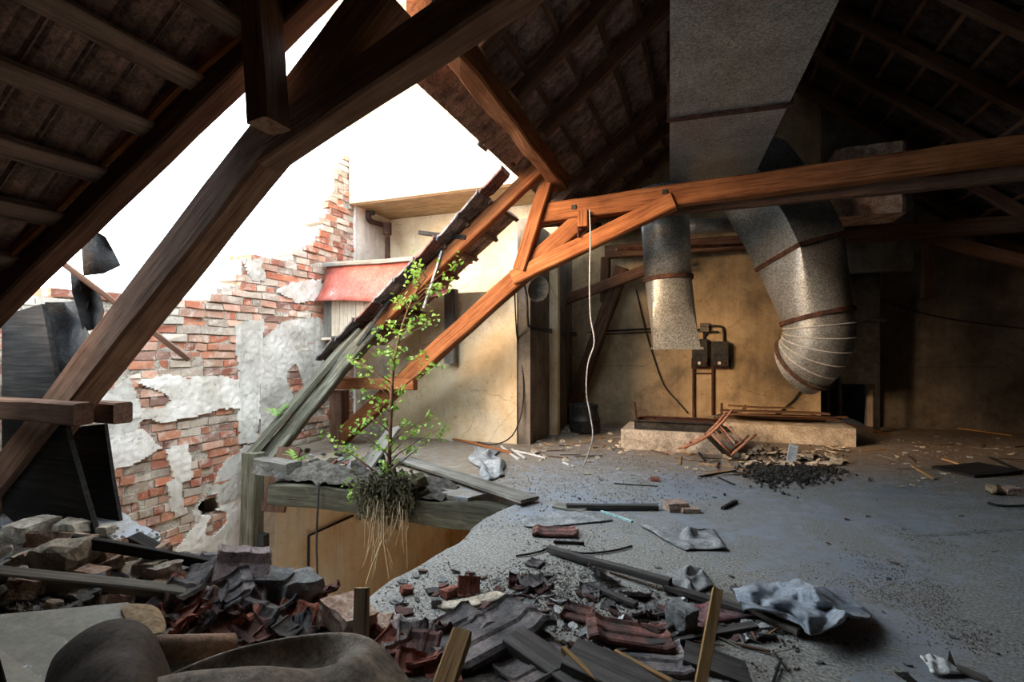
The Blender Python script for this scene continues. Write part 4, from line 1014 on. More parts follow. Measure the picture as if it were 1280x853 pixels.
# door jamb and dark cabinet in the passage
props(beam('door_jamb', ony(1090, 533, 12.1), ony(1090, 394, 12.1), .2, .16, 'palewood', up=V((0, 1, 0)), wob=.015), 'pale rough door jamb beside the dark passage', 'door jamb')
cab = thing('metal_cabinet', 'tall black cabinet in the dark passage behind the duct elbow', 'cabinet', (2.75, 11.4, 0))
MB().box((2.3, 11.2, 0.9), (2.98, 11.7, 3.2)).build('cabinet_body', 'darkmetal', cab)
MB().box((2.25, 11.15, 3.2), (3.03, 11.7, 3.26)).build('cabinet_top', 'darkmetal', cab)
MB().box((2.25, 11.12, 2.05), (3.06, 11.7, 2.1)).build('cabinet_shelf', 'darkmetal', cab)
for x in (2.3, 2.9): MB().box((x, 11.2, 0), (x + .08, 11.3, .9)).build('cabinet_leg', 'darkmetal', cab)

# ------------------------------------------------------------------ fallen chair
ch = thing('wooden_chair', 'overturned red brown wooden chair with its legs in the air before the plinth', 'chair', onz(905, 572))
Zc = (RIGHT * -.74 + UP * -.67).normalized(); wy = (FWD * .92 + RIGHT * .38)
wy = (wy - Zc * wy.dot(Zc)).normalized(); Xc = wy.cross(Zc)
if Xc.dot(RIGHT) < 0: Xc = -Xc
org = W(917, 523, 7.05)
def CH(x, y, z): return org + Xc * x + wy * y + Zc * z
lowz = 9
for yv in (0, .38):
    pts = [CH(-.03, yv, 0), CH(.0, yv, .2), CH(.01, yv, .45), CH(-.03, yv, .65), CH(-.10, yv, .86)]
    MB().tube(pts, [.017, .02, .021, .018, .016], 8).build('back_leg', 'chairwood', ch, smooth=True)
    MB().tube([CH(.40, yv, 0), CH(.385, yv, .45)], [.016, .021], 8).build('front_leg', 'chairwood', ch, smooth=True)
    MB().tube([CH(.0, yv, .43), CH(.39, yv, .43)], .02, 8).build('seat_rail', 'chairwood', ch, smooth=True)
    MB().tube([CH(.0, yv, .2), CH(.39, yv, .2)], .01, 6).build('stretcher', 'chairwood', ch, smooth=True)
for x, z in ((0, .43), (.39, .43)): MB().tube([CH(x, 0, z), CH(x, .38, z)], .02, 8).build('seat_rail', 'chairwood', ch, smooth=True)
MB().prism([CH(.0, 0, .44), CH(.4, -.01, .44), CH(.4, .39, .44), CH(.0, .38, .44)], Zc * .015).build('seat', 'blackwood', ch)
for z in (.66, .80): MB().rings([[CH(-.04 - .12 * (z - .6) - .03 * math.sin(t * 3.14) + a, .38 * t, z + b) for a, b in ((-.008, -.03), (.008, -.03), (.008, .03), (-.008, .03))] for t in [k / 6 for k in range(7)]]).build('back_slat', 'chairwood', ch)
arc = [CH(.04 + .3 * math.sin(k / 8 * 3.14), .38 * k / 8, .30) for k in range(9)]
MB().tube(arc, .009, 6).build('bent_hoop', 'chairwood', ch, smooth=True)
mn = min((c.matrix_world @ v.co).z if False else (WM[c.name] @ v.co).z for c in ch.children for v in c.data.vertices)
ch.location.z -= mn - 0.002

# ------------------------------------------------------------------ rubble kinds
def rockmesh(name, mat, s=(1, 1, .7), seed=0, sub=2, amp=.28):
    import bmesh
    bm = bmesh.new(); bmesh.ops.create_cube(bm, size=1.5)
    bmesh.ops.subdivide_edges(bm, edges=bm.edges[:], cuts=3, use_grid_fill=True)
    for v in bm.verts:
        v.co = v.co.lerp(v.co.normalized(), .35)
        q = noise.noise_vector(v.co * 1.1 + V((seed * 7.1, 0, 0))) * amp + noise.noise_vector(v.co * 3 + V((seed, 3, 0))) * amp * .35
        v.co += q; v.co = V((v.co.x * s[0], v.co.y * s[1], v.co.z * s[2])) * .62
    mz = min(v.co.z for v in bm.verts)
    for v in bm.verts: v.co.z -= mz + .06
    me = bpy.data.meshes.new(name); bm.to_mesh(me); bm.free(); me.materials.append(M[mat]); return me
def brickmesh(name, mat, seed, L=.28, w=.14, h=.075):
    import bmesh
    rr = random.Random(seed); bm = bmesh.new(); bmesh.ops.create_cube(bm, size=1)
    bmesh.ops.subdivide_edges(bm, edges=bm.edges[:], cuts=4, use_grid_fill=True)
    cut = rr.uniform(.55, 1)
    for v in bm.verts:
        c = v.co.copy(); k = sum(abs(abs(a) - .5) < .01 for a in c)
        q = noise.noise_vector(c * 3 + V((seed * 5, 0, 0))) * (.05 if k < 2 else .11)
        v.co = V(((c.x * cut) * L + q.x * L * .4, c.y * w + q.y * w, c.z * h + q.z * h * .8))
        if k >= 2: v.co *= .965
        v.co.z += h / 2
    me = bpy.data.meshes.new(name); bm.to_mesh(me); bm.free(); me.materials.append(M[mat]); return me
def flakemesh(name, mat, seed, t=.012):
    rr = random.Random(seed); n = rr.randint(5, 8); mb = MB()
    pts = [V((math.cos(2 * math.pi * i / n) * rr.uniform(.5, 1), math.sin(2 * math.pi * i / n) * rr.uniform(.4, .8), rr.uniform(0, .05))) * .07 for i in range(n)]
    mb.prism(pts, (0, 0, t)); return mb.mesh(name, mat)
ROCK = [rockmesh('rubble_stone', 'stone', (1, .8, .65), i) for i in range(4)] 
CONC = [rockmesh('concrete_lump', 'concrete', (1, .8, .75), 10 + i) for i in range(3)]
DIRTR = [rockmesh('dirty_stone', 'moss', (1, .8, .6), 60), rockmesh('dirty_stone', 'dirt', (1, .8, .6), 61), rockmesh('dirty_stone', 'dirt', (1.2, .7, .5), 62), rockmesh('dirty_stone', 'concrete', (1.2, .7, .4), 63)]
BRK = [brickmesh('loose_brick', 'loosebrick', i) for i in range(5)]
REDB = [rockmesh('red_brick_crumb', 'tilered', (1, .75, .6), 20 + i) for i in range(2)]
FLK = [flakemesh('plaster_flake', 'flake', i) for i in range(6)]
FLKG = [flakemesh('grey_flake', 'concrete', 30 + i) for i in range(4)]
FLKT = [flakemesh('tile_chip', 'tile', 40 + i, .016) for i in range(3)] + [flakemesh('tile_chip_dark', 'tiledark', 50 + i, .016) for i in range(3)]
FLKW = [flakemesh('white_scrap', 'whitepaint', 60 + i, .006) for i in range(3)]
STK = [beammesh(1, .05, .03, wob=.004, ragged=.02).mesh('stick', m) for m in ('timberdark', 'greywood', 'blackwood', 'yellowwood')]
def ok(p): return not inpoly(p.x, p.y, HOLE) and p.x > -6
def put(name, me, px, py, s=1, yaw=None, tx=0, ty=0, lab=None, cat=None, grp=None, dz=0):
    p = ong(px, py); p.z += dz
    return inst(name, me, pose(p, R.uniform(0, 6.28) if yaw is None else yaw, tx, ty, s), lab, cat, grp)
def scatter(name, protos, n, box, smin, smax, lab, cat, grp, tilt=.15, lift=0, cond=None):
    k = 0; guard = 0
    while k < n and guard < n * 20:
        guard += 1
        px, py = R.uniform(box[0], box[2]), R.uniform(box[1], box[3])
        p = ong(px, py)
        if not ok(p) or (cond and not cond(px, py)): continue
        s = R.uniform(smin, smax)
        inst(name, R.choice(protos), pose(p + V((0, 0, .003 + lift)), R.uniform(0, 6.28), R.uniform(-tilt, tilt), R.uniform(-tilt, tilt), s), lab, cat, grp); k += 1

# heap of dirt that carries the bricks
xs0 = [[V((CT * X - ST * Y, ST * X + CT * Y, 0)) for X in [-4.6 + i * .05 for i in range(110)]] for Y in [0.4 + j * .05 for j in range(64)]]
rows = []
for r in xs0:
    rows.append([])
    for p in r:
        h = mound(p.x, p.y); q = (noise.noise(p * 5) * .05 + noise.noise(p * 14) * .022) * min(1, h * 8)
        rows[-1].append(V((p.x, p.y, h + q - .012 - (.35 if inpoly(p.x, p.y, HOLE) else 0))))
hm = MB(); n = len(rows[0])
for j in range(len(rows) - 1):
    for i in range(n - 1):
        a = [rows[j][i], rows[j][i + 1], rows[j + 1][i + 1], rows[j + 1][i]]
        if max(p.z for p in a) > 0.0 and all(p.x > -6.05 for p in a) and min(p.z for p in a) > -.2: hm.add(a, [(0, 1, 2, 3)])
o = props(hm.build('rubble_heap', 'dirt', smooth=True, normals=False), 'dusty heap of dirt and crumbs under the bricks and tiles at lower left', 'rubble', None, 'stuff')

# ---- bricks and stones on the heap (left)
put('stone_slab', brickmesh('pale_slab', 'stone', 91, .34, .26, .12), 40, 676, 1.15, .25, lab='pale sandstone slab on top of the heap at the far left', cat='stone', dz=.02)
put('rubble_stone', ROCK[1], 70, 662, .14, 1.0, lab='small round stone behind the pale slab', cat='stone', dz=.04)
put('rubble_stone', ROCK[2], 92, 674, .24, .3, lab='rough pale stone beside the slab, under the dark pole', cat='stone')
put('loose_brick', BRK[0], 75, 694, 1.15, .75, -.35, .2, lab='dusty brick leaning on edge right of the pale slab', cat='brick', dz=.03)
put('loose_brick', BRK[1], 128, 706, 1.1, .35, .1, -.15, lab='brown brick lying flat in the middle of the heap', cat='brick', dz=.02)
put('loose_brick', BRK[2], 155, 702, .7, 1.4, .3, 0, lab='broken brick half behind the brown brick', cat='brick')
put('rubble_stone', ROCK[0], 80, 714, .24, 2, lab='rough stone in front of the leaning brick', cat='stone')
put('rubble_stone', ROCK[3], 132, 672, .12, 2, lab='little pale stone beside the black board foot', cat='stone', dz=.02)
put('plaster_slab', FLK[2], 170, 718, 2.4, .4, .2, .1, lab='yellowish plaster slab above the thick plank', cat='plaster')
put('rubble_stone', ROCK[2], 188, 722, .15, .4, lab='angular stone right of the yellowish plaster slab', cat='stone')
put('rubble_stone', ROCK[1], 205, 728, .16, 1.4, lab='pale broken stone left of the dark tiles', cat='stone')
scatter('rubble_stone', ROCK + CONC, 46, (0, 668, 330, 790), .035, .09, 'small stone among the rubble of the left heap', 'stone', 'small stones on the left heap', .4)
scatter('loose_brick', BRK, 14, (0, 676, 220, 770), .4, .75, 'broken dusty brick half buried in the left heap', 'brick', 'half buried bricks of the left heap', .5)
scatter('plaster_flake', FLK + FLKG, 50, (0, 665, 340, 800), .5, 1.3, 'flake of plaster on the left heap', 'plaster flake', 'plaster flakes on the left heap', .5)
def gbeam(name, a, b, w, h, mat, lab, cat, za=.02, zb=.02, up=UP, **kw):
    p, q = ong(*a), ong(*b)
    return props(beam(name, p + V((0, 0, za + h / 2)), q + V((0, 0, zb + h / 2)), w, h, mat, up=up, **kw), lab, cat)
def wbeam(name, a, b, w, h, mat, lab, cat, up=UP, **kw):
    return props(beam(name, W(*a), W(*b), w, h, mat, up=up, **kw), lab, cat)
wbeam('thick_plank', (-30, 722, 2.1), (234, 748, 2.38), .09, .075, 'greywood', 'thick grey brown plank lying across the left heap', 'plank')
wbeam('dark_pole', (88, 676, 2.6), (305, 714, 2.95), .05, .05, 'blackwood', 'long dark pole slanting over the top of the heap towards the hole', 'pole')
for k, (a, b, lab) in enumerate((((250, 704, 2.95), (318, 710, 3.05), 'upper splintered lath at the end of the dark pole'), ((255, 708, 2.92), (322, 722, 3.0), 'lower thin lath at the end of the dark pole'))):
    wbeam('splintered_lath', a, b, .04, .03, 'greywood', lab, 'lath', wob=.01, ragged=.05)
wbeam('dark_plank', (165, 672, 2.95), (200, 690, 2.95), .1, .03, 'blackwood', 'short dark plank end behind the pole before the brick wall', 'plank')

# ---- tiles of the left heap
TL = []
def tile(px, py, yaw, tx, ty, kind, s=1.0, dz=.03, lab=None, broken=False, grp=None):
    p = ong(px, py); p.z += dz
    me = (TB if broken else TM)[kind]
    TL.append(inst('broken_roof_tile' if broken else 'roof_tile', me, pose(p, yaw, tx, ty, s), lab, 'roof tile', grp))
tile(300, 758, .9, .75, .25, 'lime', 1.15, .10, 'whitish lime stained roof tile propped up on the tile pile by the hole')
tile(262, 765, -.6, .3, .2, 'dark', 1.0, .06, 'dark tile standing on edge left of the whitish tile')
tile(250, 745, .3, .2, .1, 'mid', 1.0, .05, 'reddish tile behind the standing dark tile')
tile(228, 742, .5, .15, -.3, 'dark', 1.0, .04, 'dark tile flat behind the end of the thick plank')
tile(240, 722, 1.2, .2, .3, 'dark', 1.0, .04, 'black tile under the laths at the hole edge')
tile(275, 728, .8, .3, .1, 'dark', 1.0, .04, 'dark tile right of the black tile under the laths')
tile(215, 775, .4, .2, .3, 'dark', .9, .05, 'dark tile with a round roll just above the torn tan paper')
tile(240, 785, 1.0, .3, .15, 'mid', .9, .05, 'brown tile on the slope of the tile pile')
tile(265, 790, 2.0, .35, .1, 'dark', .9, .04, 'grey tile above the pinkish roll')
tile(300, 795, .2, .2, .2, 'dark', .9, .03, 'grey tile lying behind the brown lino fold')
tile(330, 790, 1.2, .1, .2, 'dark', .9, .03, 'grey tile right of the pinkish roll end')
tile(345, 762, .7, .25, .1, 'red', .9, .04, 'red tile right of the whitish tile')
tile(378, 772, 1.0, .2, .1, 'red', .9, .03, 'bright red tile left of the big dusty brick')
tile(365, 785, .5, .2, .3, 'red', .8, .03, 'small red tile below the bright red one')
scatter('broken_roof_tile', list(TB.values()), 24, (200, 730, 400, 815), .7, 1.05, 'broken tile in the pile between plank and hole', 'roof tile', 'broken tiles of the left pile', .6, .04)
put('concrete_lump', CONC[0], 340, 752, .22, .5, lab='rough grey lump on the hole edge beside the posts', cat='concrete lump')
put('concrete_lump', CONC[1], 372, 760, .24, 1.2, lab='rough grey lump on the hole edge, the right one of the pair', cat='concrete lump')
p = ong(432, 790); inst('large_brick', brickmesh('big_brick', 'loosebrick', 17, .34, .2, .11), pose(p + V((0, 0, .03)), -.35, -.15, .15), 'large dusty brick block with moss at the hole corner', 'brick')
put('loose_brick', BRK[3], 472, 790, .8, .3, .2, lab='red brick end right of the wooden peg', cat='brick', dz=.01)
wbeam('wooden_peg', (452, 800, 2.35), (454, 735, 2.42), .075, .03, 'palewood', 'short pale wooden peg standing upright before the large brick', 'peg', up=V((0, 1, 0)), ch=.004)

# ---- sheets in the lower left corner
o = sheet('scuffed_board', [[W(-20, 772, 1.9), W(70, 764, 1.97), W(160, 755, 2.05)], [W(-5, 810, 1.72), W(80, 800, 1.8), W(180, 790, 1.88)], [W(15, 880, 1.45), W(90, 880, 1.5), W(160, 880, 1.55)]], 'board', .012, 'greenish grey scuffed board lying in the lower left corner', 'board', False, 0)
o = sheet('torn_paper', [[W(148, 757, 2.02), W(170, 755, 2.05), W(192, 757, 2.08), W(200, 764, 2.08)], [W(152, 768, 1.95), W(172, 763, 1.98), W(195, 768, 2.0), W(207, 778, 2.0)], [W(175, 800, 1.85), W(185, 795, 1.86), W(200, 792, 1.88), W(207, 792, 1.9)]], 'tan', .006, 'torn tan sheet sticking up behind the dark brown lino hump', 'paper', False, 1)
props(MB().tube([W(190, 812, 1.78), W(240, 810, 1.86), W(289, 808, 1.96)], .045, 14).build('paper_roll', 'pinktan', smooth=True), 'pinkish tan roll lying between the lino hump and the tile pile', 'roll')
def sheetpx(name, R0, mat, t, lab, cat, sub=2):
    return sheet(name, [[W(*q) for q in r] for r in R0], mat, t, lab, cat, True, sub)
hl = []
prof = [(22, 880), (58, 826), (92, 793), (125, 774), (158, 769), (184, 778), (200, 804), (216, 845), (226, 880)]
for dy, Y, ex in ((20, 1.82, .9), (0, 1.76, 1.0), (6, 1.66, 1.0), (26, 1.56, .98), (44, 1.5, .95), (50, 1.42, .95), (90, 1.3, .9)):
    hl.append([(140 + (px - 140) * ex, py + dy * (1 if py < 850 else .3), Y) for px, py in prof])
sheetpx('brown_lino', hl, 'linodark', .006, 'dark glossy brown lino humped up in the lower left corner', 'lino sheet')
lip = [(150, 870, 1.72), (215, 840, 1.74), (270, 815, 1.77), (330, 800, 1.8), (380, 791, 1.81), (430, 788, 1.8), (462, 793, 1.77), (490, 818, 1.73), (515, 856, 1.7), (530, 880, 1.68)]
rows = [[(a, b + 40, Y + .12) for a, b, Y in lip], lip, [(a, b + 3, Y - .01) for a, b, Y in lip],
        [(158, 880, 1.69), (222, 862, 1.7), (276, 845, 1.73), (332, 834, 1.75), (382, 830, 1.76), (425, 818, 1.74), (456, 800, 1.7), (486, 828, 1.67), (512, 862, 1.64), (526, 884, 1.62)],
        [(165, 885, 1.62), (228, 880, 1.62), (280, 872, 1.63), (335, 868, 1.64), (382, 868, 1.66), (418, 852, 1.66), (450, 806, 1.64), (482, 836, 1.62), (508, 868, 1.58), (524, 888, 1.58)],
        [(168, 878, 1.55), (230, 862, 1.55), (285, 850, 1.55), (338, 848, 1.55), (386, 852, 1.57), (418, 846, 1.58), (446, 810, 1.58), (478, 846, 1.56), (504, 874, 1.52), (520, 892, 1.52)],
        [(168, 848, 1.5), (236, 831, 1.5), (290, 832, 1.48), (325, 826, 1.48), (374, 833, 1.5), (410, 832, 1.52), (444, 814, 1.53), (476, 852, 1.5), (502, 880, 1.47), (518, 896, 1.47)],
        [(165, 866, 1.42), (232, 848, 1.42), (286, 846, 1.4), (330, 842, 1.4), (378, 850, 1.42), (410, 852, 1.44), (441, 836, 1.46), (473, 868, 1.43), (500, 890, 1.41), (516, 905, 1.41)],
        [(160, 915, 1.3), (230, 900, 1.3), (285, 892, 1.28), (335, 888, 1.28), (384, 896, 1.3), (412, 900, 1.32), (439, 886, 1.34), (470, 905, 1.33), (496, 920, 1.31), (512, 930, 1.31)]]
sheetpx('brown_lino', rows, 'lino', .006, 'folded dull brown lino sheet at the bottom edge left of centre', 'lino sheet')

# ---- foreground centre
tile(610, 806, -.55, .08, -.05, 'dark', 1.55, .06, 'large dark interlocking tile at the bottom centre, beside the nailed wood')
tile(560, 800, -.5, .15, .1, 'dark', 1.1, .03, 'dark tile half under the large interlocking tile')
tile(520, 812, .6, .2, .2, 'dark', .8, .03, 'dark tile left of the nailed wood')
tile(508, 800, 1.4, .15, 0, 'lime', .7, .03, 'small whitish tile piece right of the lino fold')
tile(524, 826, .3, .3, .1, 'mid', .7, .03, 'small brown rolled tile at the lino fold')
tile(785, 804, 1.85, .12, .05, 'mid', 1.05, .05, 'long reddish tile lying crosswise before the concrete chunk')
tile(800, 828, 1.9, .05, 0, 'dark', 1.1, .02, 'dark tile below the long reddish tile')
tile(672, 838, -.6, .05, 0, 'dark', .9, .02, 'flat grey tile at the bottom edge right of the nailed wood')
wbeam('nailed_wood', (545, 885, 1.85), (578, 795, 2.12), .085, .075, 'yellowwood', 'short squared wood with nail holes standing out at the bottom centre', 'wood block', up=V((0.2, -.3, 1)))
wbeam('wide_plank', (640, 796, 2.55), (760, 880, 2.2), .16, .05, 'greydark', 'wide worn plank running to the bottom edge right of the large tile', 'plank')
wbeam('splintered_plank', (712, 818, 2.42), (900, 905, 2.1), .22, .045, 'greydark', 'dark plank with a pale splintered end at the bottom', 'plank', wob=.012, ragged=.0)
wbeam('torn_splinter', (704, 812, 2.42), (738, 845, 2.26), .03, .03, 'yellowwood', 'pale torn splinter on the end of the dark plank', 'splinter', wob=.015, ragged=.05)
wbeam('torn_splinter', (768, 815, 2.45), (835, 852, 2.25), .025, .02, 'yellowwood', 'long pale splinter along the upper edge of the dark plank', 'splinter', wob=.012, ragged=.05)
wbeam('yellow_stick', (876, 860, 2.22), (896, 738, 2.62), .05, .025, 'yellowwood', 'yellowish nailed lath leaning upright in the foreground', 'lath', up=V((.2, -1, .3)))
wbeam('dark_batten', (768, 812, 2.52), (945, 784, 2.78), .06, .03, 'greydark', 'dark batten lying over the tiles behind the yellow lath', 'batten')
wbeam('black_plank', (855, 815, 2.5), (1010, 870, 2.3), .2, .03, 'greydark', 'charred plank on the floor right of the yellow lath', 'plank', wob=.01)
gbeam('long_pole', (686, 692), (838, 742), .05, .045, 'greydark', 'long straight dark pole on the floor, its far half', 'pole', .01, .04)
gbeam('long_pole', (832, 742), (932, 772), .06, .03, 'greydark', 'dark flat bar continuing the long pole towards the tarpaulin', 'bar', .02, .01)
gbeam('thin_batten', (738, 738), (795, 764), .045, .025, 'greydark', 'thin dark batten with a kink beside the tile crumbs', 'batten')
gbeam('thin_batten', (905, 752), (1000, 798), .07, .03, 'greywood', 'grey batten half under the tarpaulin', 'batten')
gbeam('thin_batten', (916, 742), (945, 756), .05, .025, 'greydark', 'short dark batten behind the yellow lath end', 'batten')
p = ong(850, 788); inst('concrete_chunk', brickmesh('grey_chunk', 'concrete', 55, .17, .14, .14), pose(p, .9, .1, 0), 'grey concrete chunk with a dark side behind the long reddish tile', 'concrete lump')
gs = lambda pts, z=.02: [ong(a, b) + V((0, 0, z + (c if False else 0))) for a, b in pts]
def rag(name, quad, mat, lab, cat, amp=.05, n=14, seed=0, t=.006, freq=3.0, wobble=.07, lift=0):
    A, B, C, D = [ong(*q) for q in quad]; rows = []
    for j in range(n + 1):
        v = j / n; rows.append([])
        for i in range(n + 1):
            u = i / n; p = (A.lerp(B, u)).lerp(D.lerp(C, u), v)
            q = noise.noise_vector(p * 2.7 + V((seed, seed, 0))); p = p + V((q.x, q.y, 0)) * wobble * 2 * (1 if min(u, v, 1 - u, 1 - v) < .08 else .5)
            a1 = noise.noise(V((u * 1.1 + seed, v * 1.1, seed))) * 2.2
            t1 = abs(((u * 1.0 + v * .55 + .35 * a1) * freq) % 2 - 1)
            t2 = abs(((v * 1.1 - u * .35 + .3 * a1 + .2) * freq * .9) % 2 - 1)
            r = max(0, t1 - .45) * 1.8; r2 = max(0, t2 - .6) * 2.2
            mod = .5 + .6 * noise.noise(V((u * 2.1 + seed, v * 2.1, seed + 7)))
            h = amp * (max(r, r2) * max(0, mod) + .25 * max(0, noise.noise(V((u * 5 + seed, v * 5, 1)))))
            edge = min(1, min(u, v, 1 - u, 1 - v) * 6 + .25)
            rows[-1].append(p + V((0, 0, .012 + h * edge + lift * sst(.45, 1, u) * sst(.3, .9, v))))
    return sheet(name, rows, mat, t, lab, cat, True, 1)
TR = [[(915, 738, .01), (945, 733, .03), (975, 733, .06), (1000, 728, .10), (1020, 735, .12), (1045, 748, .03), (1065, 758, .01)],
      [(920, 748, .04), (945, 742, .10), (970, 748, .03), (998, 744, .08), (1020, 745, .16), (1050, 758, .05), (1075, 765, .015)],
      [(928, 760, .07), (950, 757, .03), (975, 758, .12), (1000, 756, .04), (1025, 758, .13), (1055, 764, .09), (1090, 770, .04)],
      [(932, 770, .04), (955, 768, .09), (980, 767, .04), (1003, 768, .12), (1030, 768, .05), (1055, 770, .13), (1085, 772, .07)],
      [(965, 772, .05), (985, 775, .09), (1000, 780, .05), (1015, 782, .14), (1035, 780, .08), (1050, 776, .13), (1062, 774, .10)],
      [(995, 788, .06), (1003, 792, .06), (1010, 797, .07), (1018, 800, .07), (1030, 796, .09), (1042, 788, .10), (1052, 780, .11)]]
tp = [[onz(a, b, z) for a, b, z in r] for r in TR]; rows = []; K = 7
for j in range((len(tp) - 1) * K + 1):
    jj = min(j // K, len(tp) - 2); v = j / K - jj; rows.append([])
    for i in range((len(tp[0]) - 1) * K + 1):
        ii = min(i // K, len(tp[0]) - 2); u = i / K - ii
        p = tp[jj][ii].lerp(tp[jj][ii + 1], u).lerp(tp[jj + 1][ii].lerp(tp[jj + 1][ii + 1], u), v)
        q = noise.noise_vector(p * 6); rg1 = abs(noise.noise(V((p.x * 7 + p.y * 3, p.y * 4 - p.x * 2, 3))))
        rows[-1].append(p + V((q.x * .03, q.y * .03, .012 - .07 * min(.35, rg1) + .02 + .012 * q.z)))
for r in rows:
    for p in r: p.z = max(p.z, .008)
sheet('tarpaulin', rows, 'tarp', .004, 'crumpled blue grey tarpaulin lying on the floor at right of centre', 'tarpaulin', True, 1)
rag('grey_cloth', [(802, 664), (880, 660), (900, 684), (868, 692)], 'greycloth', 'crumpled grey cloth flat on the mid floor', 'cloth', .09, 18, 11, .006, 2.6)
rag('grey_sheet', [(656, 648), (756, 640), (760, 654), (662, 664)], 'greycloth', 'flat pale grey sheet behind the red tile on the mid floor', 'sheet', .015, 12, 21, .006)
rag('torn_insulation', [(838, 728), (880, 714), (890, 736), (858, 748)], 'greycloth', 'torn piece of pale insulation beside the long pole', 'insulation', .1, 14, 31, .008)
rag('pink_sheet', [(862, 760), (900, 754), (940, 775), (880, 790)], 'pinksheet', 'faded pink and grey sheet beside the yellow lath', 'sheet', .07, 12, 41, .006)
rag('grey_rag', [(588, 560), (624, 566), (634, 596), (600, 606)], 'greycloth', 'grey rag heap on the floor behind the plank over the hole', 'rag', .16, 14, 51, .01)
rag('flat_board', [(545, 756), (600, 742), (612, 750), (556, 765)], 'stone', 'flat pale slab on the floor by the hole with red crumbs', 'slab', .005, 4, 61, .012)
rag('white_scrap', [(1140, 822), (1160, 818), (1185, 838), (1160, 842)], 'whitepaint', 'crumpled whitish scrap at the lower right', 'scrap', .07, 10, 71)
props(MB().prism([W(1182, 842, 2.42), W(1198, 846, 2.42), W(1186, 815, 2.46)], V((.01, .02, 0))).build('white_shard', 'whitepaint'), 'pointed pale shard standing at the lower right', 'shard')
wbeam('floor_plank', (1132, 856, 2.33), (1225, 852, 2.38), .12, .03, 'blackwood', 'dark plank end at the bottom edge lower right', 'plank')
wbeam('pale_lath', (1195, 836, 2.4), (1235, 852, 2.33), .05, .015, 'greywood', 'pale lath beside the dark plank end lower right', 'lath')
tile(693, 668, 1.85, .0, .05, 'mid', .9, .02, 'red brown ribbed tile on the mid floor before the grey sheet')
tile(668, 732, .8, .1, .1, 'dark', .8, .02, 'dark curved tile piece on the gritty floor by the hole', True)
tile(752, 728, 2.2, .5, .1, 'dark', .8, .05, 'dark grooved tile piece standing on edge by the long pole', True)
tile(720, 770, 1.6, .1, 0, 'mid', .8, .02, 'brown ribbed tile piece behind the long reddish tile', True)
tile(668, 706, 1.5, 0, 0, 'dark', .55, .01, 'small black ribbed tile piece on the bluish floor', True)
tile(586, 742, .7, 1.0, .2, 'red', .6, .05, 'red tile piece standing on edge on the pale slab', True)
put('red_brick_crumb', REDB[0], 562, 746, .1, lab='rounded red brick lump on the pale slab', cat='brick')
put('red_brick_crumb', REDB[1], 508, 742, .08, lab='red brick crumb near the hole edge', cat='brick')
put('rubble_stone', CONC[2], 545, 758, .06, lab='small dark stone beside the pale slab', cat='stone')
put('rubble_stone', CONC[1], 626, 775, .08, lab='dark pebble beside the large interlocking tile', cat='stone')
gbeam('driftwood', (708, 638), (822, 638), .07, .06, 'greydark', 'dark round log on the mid floor', 'log', .0, .0, wob=.012)
gbeam('driftwood', (694, 634), (730, 641), .12, .02, 'greywood', 'grey splintered board at the left end of the dark log', 'board', .0, .0, wob=.01, ragged=.06)
put('loose_brick', BRK[4], 845, 638, 1.1, .5, 0, 0, lab='red and white brick at the right end of the dark log', cat='brick')
put('loose_brick', BRK[2], 862, 641, .6, .4, 0, 0, lab='small brick piece right of the red and white brick', cat='brick')
gbeam('teal_pipe', (752, 642), (790, 654), .025, .02, 'teal', 'short pale teal plastic pipe on the mid floor', 'pipe', .0, .0)
gbeam('dark_stick', (904, 638), (921, 629), .035, .03, 'blackwood', 'short dark stick alone on the bluish floor', 'stick', .0, .0)
put('loose_brick', REDB[0], 818, 602, .09, .3, lab='dark red brick piece on the far floor', cat='brick')
put('loose_brick', BRK[0], 838, 568, .5, .2, lab='dark small block at the foot of the front plinth', cat='block')
gbeam('floor_lath', (768, 606), (822, 609), .02, .012, 'blackwood', 'thin dark lath before the dark red brick piece', 'lath', .0, .0)
gbeam('floor_stick', (692, 681), (730, 682), .02, .02, 'blackwood', 'thin stick below the red brown tile', 'stick', .0, .0)
def gwire(name, pts, r, mat, lab): return props(cable(name, [ong(*q) + V((0, 0, r + .004)) for q in pts], r, mat), lab, 'wire')
gwire('floor_wire', [(704, 690), (730, 694), (752, 693), (770, 690), (790, 685)], .008, 'black', 'dark wire curving over the mid floor beside the long pole')
gwire('floor_wire', [(645, 698), (662, 695), (680, 690), (688, 684)], .008, 'black', 'thin dark wire above the small black tile piece')
for a, b, lab in (((527, 538), (566, 552), 'white lath by the yellow wall, the left one'), ((534, 534), (556, 543), 'short white lath behind the left one'), ((627, 559), (648, 576), 'white strip leaning at the corner of the yellow wall'), ((640, 562), (656, 575), 'white strip at the foot of the wall corner'), ((644, 565), (682, 574), 'longer white strip right of the wall corner'), ((704, 579), (718, 585), 'small white strip left of the hanging cable end')):
    gbeam('white_strip', a, b, .03, .02, 'whitepaint', lab, 'strip', .0, .0)
gbeam('wall_lath', (560, 548), (640, 568), .05, .03, 'timber', 'brown lath along the foot of the yellow wall', 'lath', .0, .0)
